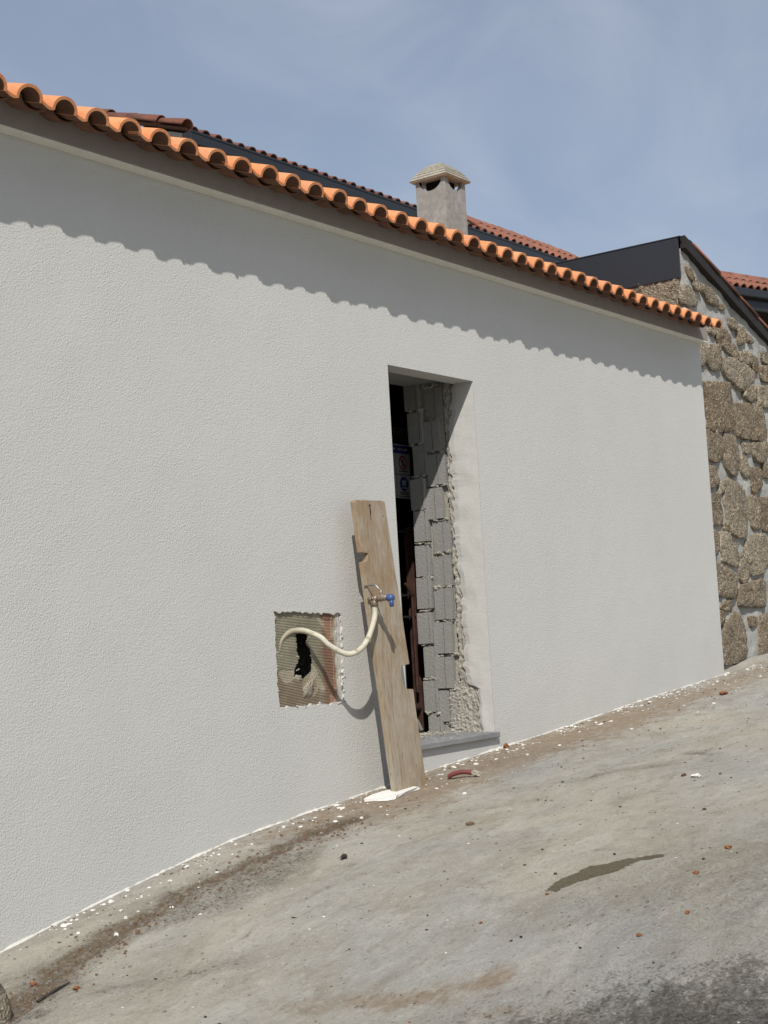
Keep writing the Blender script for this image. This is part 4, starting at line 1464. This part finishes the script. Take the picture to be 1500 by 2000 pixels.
# rusty gate leaf standing inside the doorway
gate = empty('iron_gate', (.80, .62, .06))
tag(gate, 'rusty brown iron gate standing in the dark doorway', 'gate')
def PG(o):
    o.parent = gate
    o.matrix_parent_inverse = Matrix.Translation((-.80, -.62, -.06))
    return o
for x, w, mt in ((1.02, .055, RUST), (.868, .022, IRON), (.62, .022, IRON), (.35, .022, IRON)):
    mb = MB()
    mb.bar((x, .62, .07), (x-.012, .62, 1.30), w, w)
    PG(bevel(mb.build('upright', mt), .003))
for z in (.885, .755, .20, 1.27):
    mb = MB()
    mb.bar((.30, .612, z), (1.0, .612, z), .035, .012)
    PG(mb.build('rail', IRON))
mb = MB()
mb.tube([(.885, .588, .955), (.925, .585, .905), (.945, .585, .87), (.945, .585, .30)], .0085, 8)
PG(mb.build('bolt', RUST))
# pale batten standing at the back of the sill
mb = MB()
mb.bar((.985, .60, .066), (1.0, .70, .27), .022, .012)
bt = mb.build('batten', mat_plain('grey_batten', (.20, .20, .19), .8))
tag(bt, 'short grey batten standing on the doorway floor by the blocks', 'batten')
mb = MB()
mb.bar((.2, 1.05, 1.99), (2.6, 1.05, 1.97), .05, .07)
bm_ = mb.build('cross_beam', mat_plain('grey_beam', (.30, .29, .27), .85, 0, .2, .3))
tag(bm_, 'grey timber spanning the dark room high behind the doorway', 'beam')

# ------------------------------------------------------------------ things on the ground
def rest(name, mat, x, y, size, seed, label, cat, rotz=0.0, group=None, sub=2, rough=.3, smooth=False):
    b = MB()
    b.lump((0, 0, 0), size, seed, sub, rough)
    o = b.build(name, mat, None, smooth)
    o.location = (x, y, surf(x, y)+size[2]*.55)
    o.rotation_euler = (0, .12, rotz)
    tag(o, label, cat, group)
    return o
# white plaster slab under the plank
pc = MB()
outl = [(-.64, -.165), (-.60, -.200), (-.575, -.262), (-.54, -.28), (-.49, -.268), (-.43, -.262), (-.36, -.262), (-.30, -.256), (-.29, -.22), (-.33, -.17), (-.42, -.14), (-.52, -.13), (-.60, -.14)]
n = len(outl)
vs = []
for lev in (0, 1):
    for x, y in outl:
        vs.append((x+rng.uniform(-.005, .005), y+rng.uniform(-.005, .005), surf(x, y)+(.002 if lev == 0 else .015+rng.uniform(-.003, .003))))
cc = (sum(p[0] for p in outl)/n, sum(p[1] for p in outl)/n)
vs.append((cc[0], cc[1], surf(*cc)+.018))
fs = [(i, (i+1) % n, (i+1) % n+n, i+n) for i in range(n)]+[(n+i, n+(i+1) % n, 2*n) for i in range(n)]
pc.add(vs, fs)
tag(pc.build('plaster_slab', WHITE), 'flat broken piece of white plaster under the foot of the plank', 'plaster')
# red offcut with a frayed end
rd = empty('hose_offcut', (-.02, -.34, surf(-.02, -.34)))
tag(rd, 'short faded red plastic offcut with a frayed pale end on the dirt', 'offcut')
def PR(o):
    o.parent = rd
    o.matrix_parent_inverse = Matrix.Translation(-rd.location)
    return o
zg = surf(-.02, -.34)
mb = MB()
mb.tube(spline([(-.045, -.262, zg+.004), (-.040, -.29, zg+.020), (-.028, -.34, zg+.030), (-.014, -.385, zg+.026)], 6), [.006]+[.012]*17+[.0125], 10)
PR(mb.build('sleeve', REDP, None, True))
mb = MB()
for k in range(9):
    mb.tube(spline([(-.015, -.382, zg+.026), (-.010+rng.uniform(-.01, .01), -.405, zg+.026+rng.uniform(-.012, .012)), (-.004+rng.uniform(-.02, .02), -.425+rng.uniform(-.01, .01), zg+.012+rng.uniform(-.010, .016))], 3), .0028, 5)
PR(mb.build('frayed_end', THREAD))
rest('plaster_chip', WHITE, .071, -1.578, (.030, .022, .010), 3, 'largest lone white plaster chip out on the grey concrete', 'chip', .4)
rest('pebble', BROWNST, .092, -1.504, (.014, .011, .009), 5, 'small red brown pebble just left of the lone white chip', 'pebble')
rest('pebble', BROWNST, -1.003, -1.005, (.020, .011, .010), 6, 'smooth brown oval pebble on concrete below the red offcut', 'pebble', -.8, None, 2, .15, True)
rest('pebble', DARKST, -1.589, -.762, (.022, .014, .012), 9, 'dark flat pebble beside the crumbled dirt strip', 'pebble', .3)
rest('brick_shard', BRICK, -1.206, -2.268, (.014, .011, .009), 11, 'orange brown brick crumb at the right edge above the rough gravelly patch', 'brick shard')
rest('brick_shard', BRICK, -1.532, -2.284, (.013, .009, .007), 12, 'orange brick crumb just below the end of the dark wet streak', 'brick shard')
rest('brick_shard', BRICK, -2.144, -2.356, (.015, .008, .005), 13, 'flat orange brick sliver nearest the dark asphalt corner', 'brick shard', .9)
rest('brick_shard', BRICK, -1.913, -2.418, (.011, .008, .007), 14, 'small orange brick crumb on the rough concrete above the asphalt', 'brick shard')
rest('brick_shard', BRICK, 2.977, -.491, (.045, .028, .014), 15, 'orange brick piece on the slope near the far corner of the white wall', 'brick shard', .2)
rest('brick_shard', BRICK, .915, -.03, (.018, .016, .016), 16, 'red brown brick lump against the wall foot right of the sill', 'brick shard')
rest('brick_shard', BRICK, -2.937, -.42, (.018, .014, .008), 17, 'bright orange brick flake in the brown dirt at lower left', 'brick shard', .5)
rest('brick_shard', BRICK, -2.946, -.649, (.013, .012, .007), 18, 'orange brick flake on the concrete right of the dark stick', 'brick shard', .5)
rest('brick_shard', BRICK, -1.829, -1.847, (.009, .007, .005), 19, 'tiny red brick crumb at the lower end of the wet streak', 'brick shard', .5)
rest('brick_shard', BRICK, -2.125, -1.755, (.010, .006, .004), 20, 'thin brick splinter on bare concrete left below the wet streak', 'brick shard', .2)
mb = MB()
mb.tube([(-3.062, -.585, surf(-3.062, -.585)+.006), (-3.02, -.583, surf(-3.02, -.583)+.008), (-2.96, -.582, surf(-2.96, -.582)+.008), (-2.918, -.584, surf(-2.918, -.584)+.007)], [.006, .0045, .005, .003], 6)
tag(mb.build('stick', DARKST), 'thin dark stick lying on the concrete at lower left', 'stick')
# granite block at the left edge of the view
def granite_block():
    bm = bmesh.new()
    bmesh.ops.create_cube(bm, size=1.0)
    bmesh.ops.subdivide_edges(bm, edges=bm.edges[:], cuts=7, use_grid_fill=True)
    for v in bm.verts:
        p = v.co
        q = Vector((p.x*.24*(1.0-.35*(p.z+.5)), p.y*.26*(1.0-.3*(p.z+.5)), p.z*.23))
        k = .030*mnoise.noise(q*9)+.010*mnoise.noise(q*34)
        q += p.normalized()*k
        rr_ = 1-.30*max(0, p.length-.55)
        v.co = q*rr_
    me = bpy.data.meshes.new('granite_block')
    bm.to_mesh(me)
    bm.free()
    me.polygons.foreach_set('use_smooth', [True]*len(me.polygons))
    me.materials.append(STONE)
    o = bpy.data.objects.new('granite_block', me)
    COL.objects.link(o)
    o.location = (-3.305, -.50, surf(-3.305, -.50)+.095)
    o.rotation_euler = (0, -.08, .25)
    tag(o, 'rough brown granite block at the lower left edge', 'stone')
granite_block()

# uncountable crumbs
def crumbs(name, mat, count, sampler, smin, smax, flat, label, seed):
    r = random.Random(seed)
    vs, fs = [], []
    for k in range(count):
        x, y = sampler(r)
        s = smin*(smax/smin)**(r.random()**2.2)
        z = surf(x, y)
        a0 = r.uniform(0, 6.28)
        n = r.choice((4, 5, 6))
        b = len(vs)
        el = r.uniform(.45, 1.0)
        ca, sa = math.cos(a0), math.sin(a0)
        h = s*flat*r.uniform(.6, 1.3)
        for lev in (0, 1):
            for i in range(n):
                a = 2*math.pi*i/n
                q = s*r.uniform(.7, 1.15)*(1.0 if lev == 0 else .72)
                lx, ly = q*math.cos(a), q*math.sin(a)*el
                vs.append((x+lx*ca-ly*sa, y+lx*sa+ly*ca, z-.001+(h*r.uniform(.8, 1.2) if lev else 0)))
        fs += [(b+i, b+(i+1) % n, b+n+(i+1) % n, b+n+i) for i in range(n)]
        fs.append(tuple(b+n+i for i in range(n)))
    o = mesh_obj(name, vs, fs, mat)
    tag(o, label, None, None, 'stuff')
    return o
def by_wall(r):
    x = r.uniform(-3.3, 4.9)
    if r.random() < .45:
        x = r.uniform(-1.5, 3.6)
    if r.random() < .75:      # drifts rather than an even sprinkle
        for _ in range(6):
            if mnoise.noise(Vector((x*2.7, 8.1, 0)))+.5*mnoise.noise(Vector((x*8, 3.1, 0))) > r.uniform(-.35, .45):
                break
            x = r.uniform(-3.3, 4.9)
    return x, -.006-abs(r.gauss(0, .09 if r.random() < .7 else .24))
def open_ground(r):
    return r.uniform(-3.3, 4.2), -.1-2.9*r.random()
def dirt_strip(r):
    x = r.uniform(-3.3, -1.0)
    y = float(np.interp(x, [-3.3, -2.5, -1.9, -1.0], [-.58, -.40, -.42, -.33]))
    return x, y+r.gauss(0, .09)
def asphalt(r):
    x = r.uniform(-.7, -1.7)
    return x, -2.15-.8*(x+2.84)-abs(r.gauss(0, .35))-.05
crumbs('plaster_crumbs', WHITE, 1000, by_wall, .003, .017, .4, 'white plaster crumbs strewn along the wall foot', 31)
crumbs('plaster_specks', WHITE, 230, open_ground, .002, .010, .4, 'white plaster specks over the concrete', 32)
crumbs('grit', GREYST, 2200, open_ground, .002, .009, .6, 'loose grey grit over the concrete', 33)
crumbs('dark_grit', DARKST, 1100, open_ground, .002, .010, .6, 'dark grit over the concrete', 34)
crumbs('brick_crumbs', BRICK, 110, open_ground, .002, .007, .7, 'brick crumbs over the concrete', 35)
crumbs('dirt_clods', BROWNST, 1300, dirt_strip, .002, .011, .7, 'brown dirt clods in the washed out strip', 36)
crumbs('strip_gravel', GREYST, 800, dirt_strip, .002, .012, .7, 'grey gravel in the washed out strip', 37)
crumbs('wall_grit', BROWNST, 800, by_wall, .002, .010, .6, 'brown grit along the wall foot', 38)
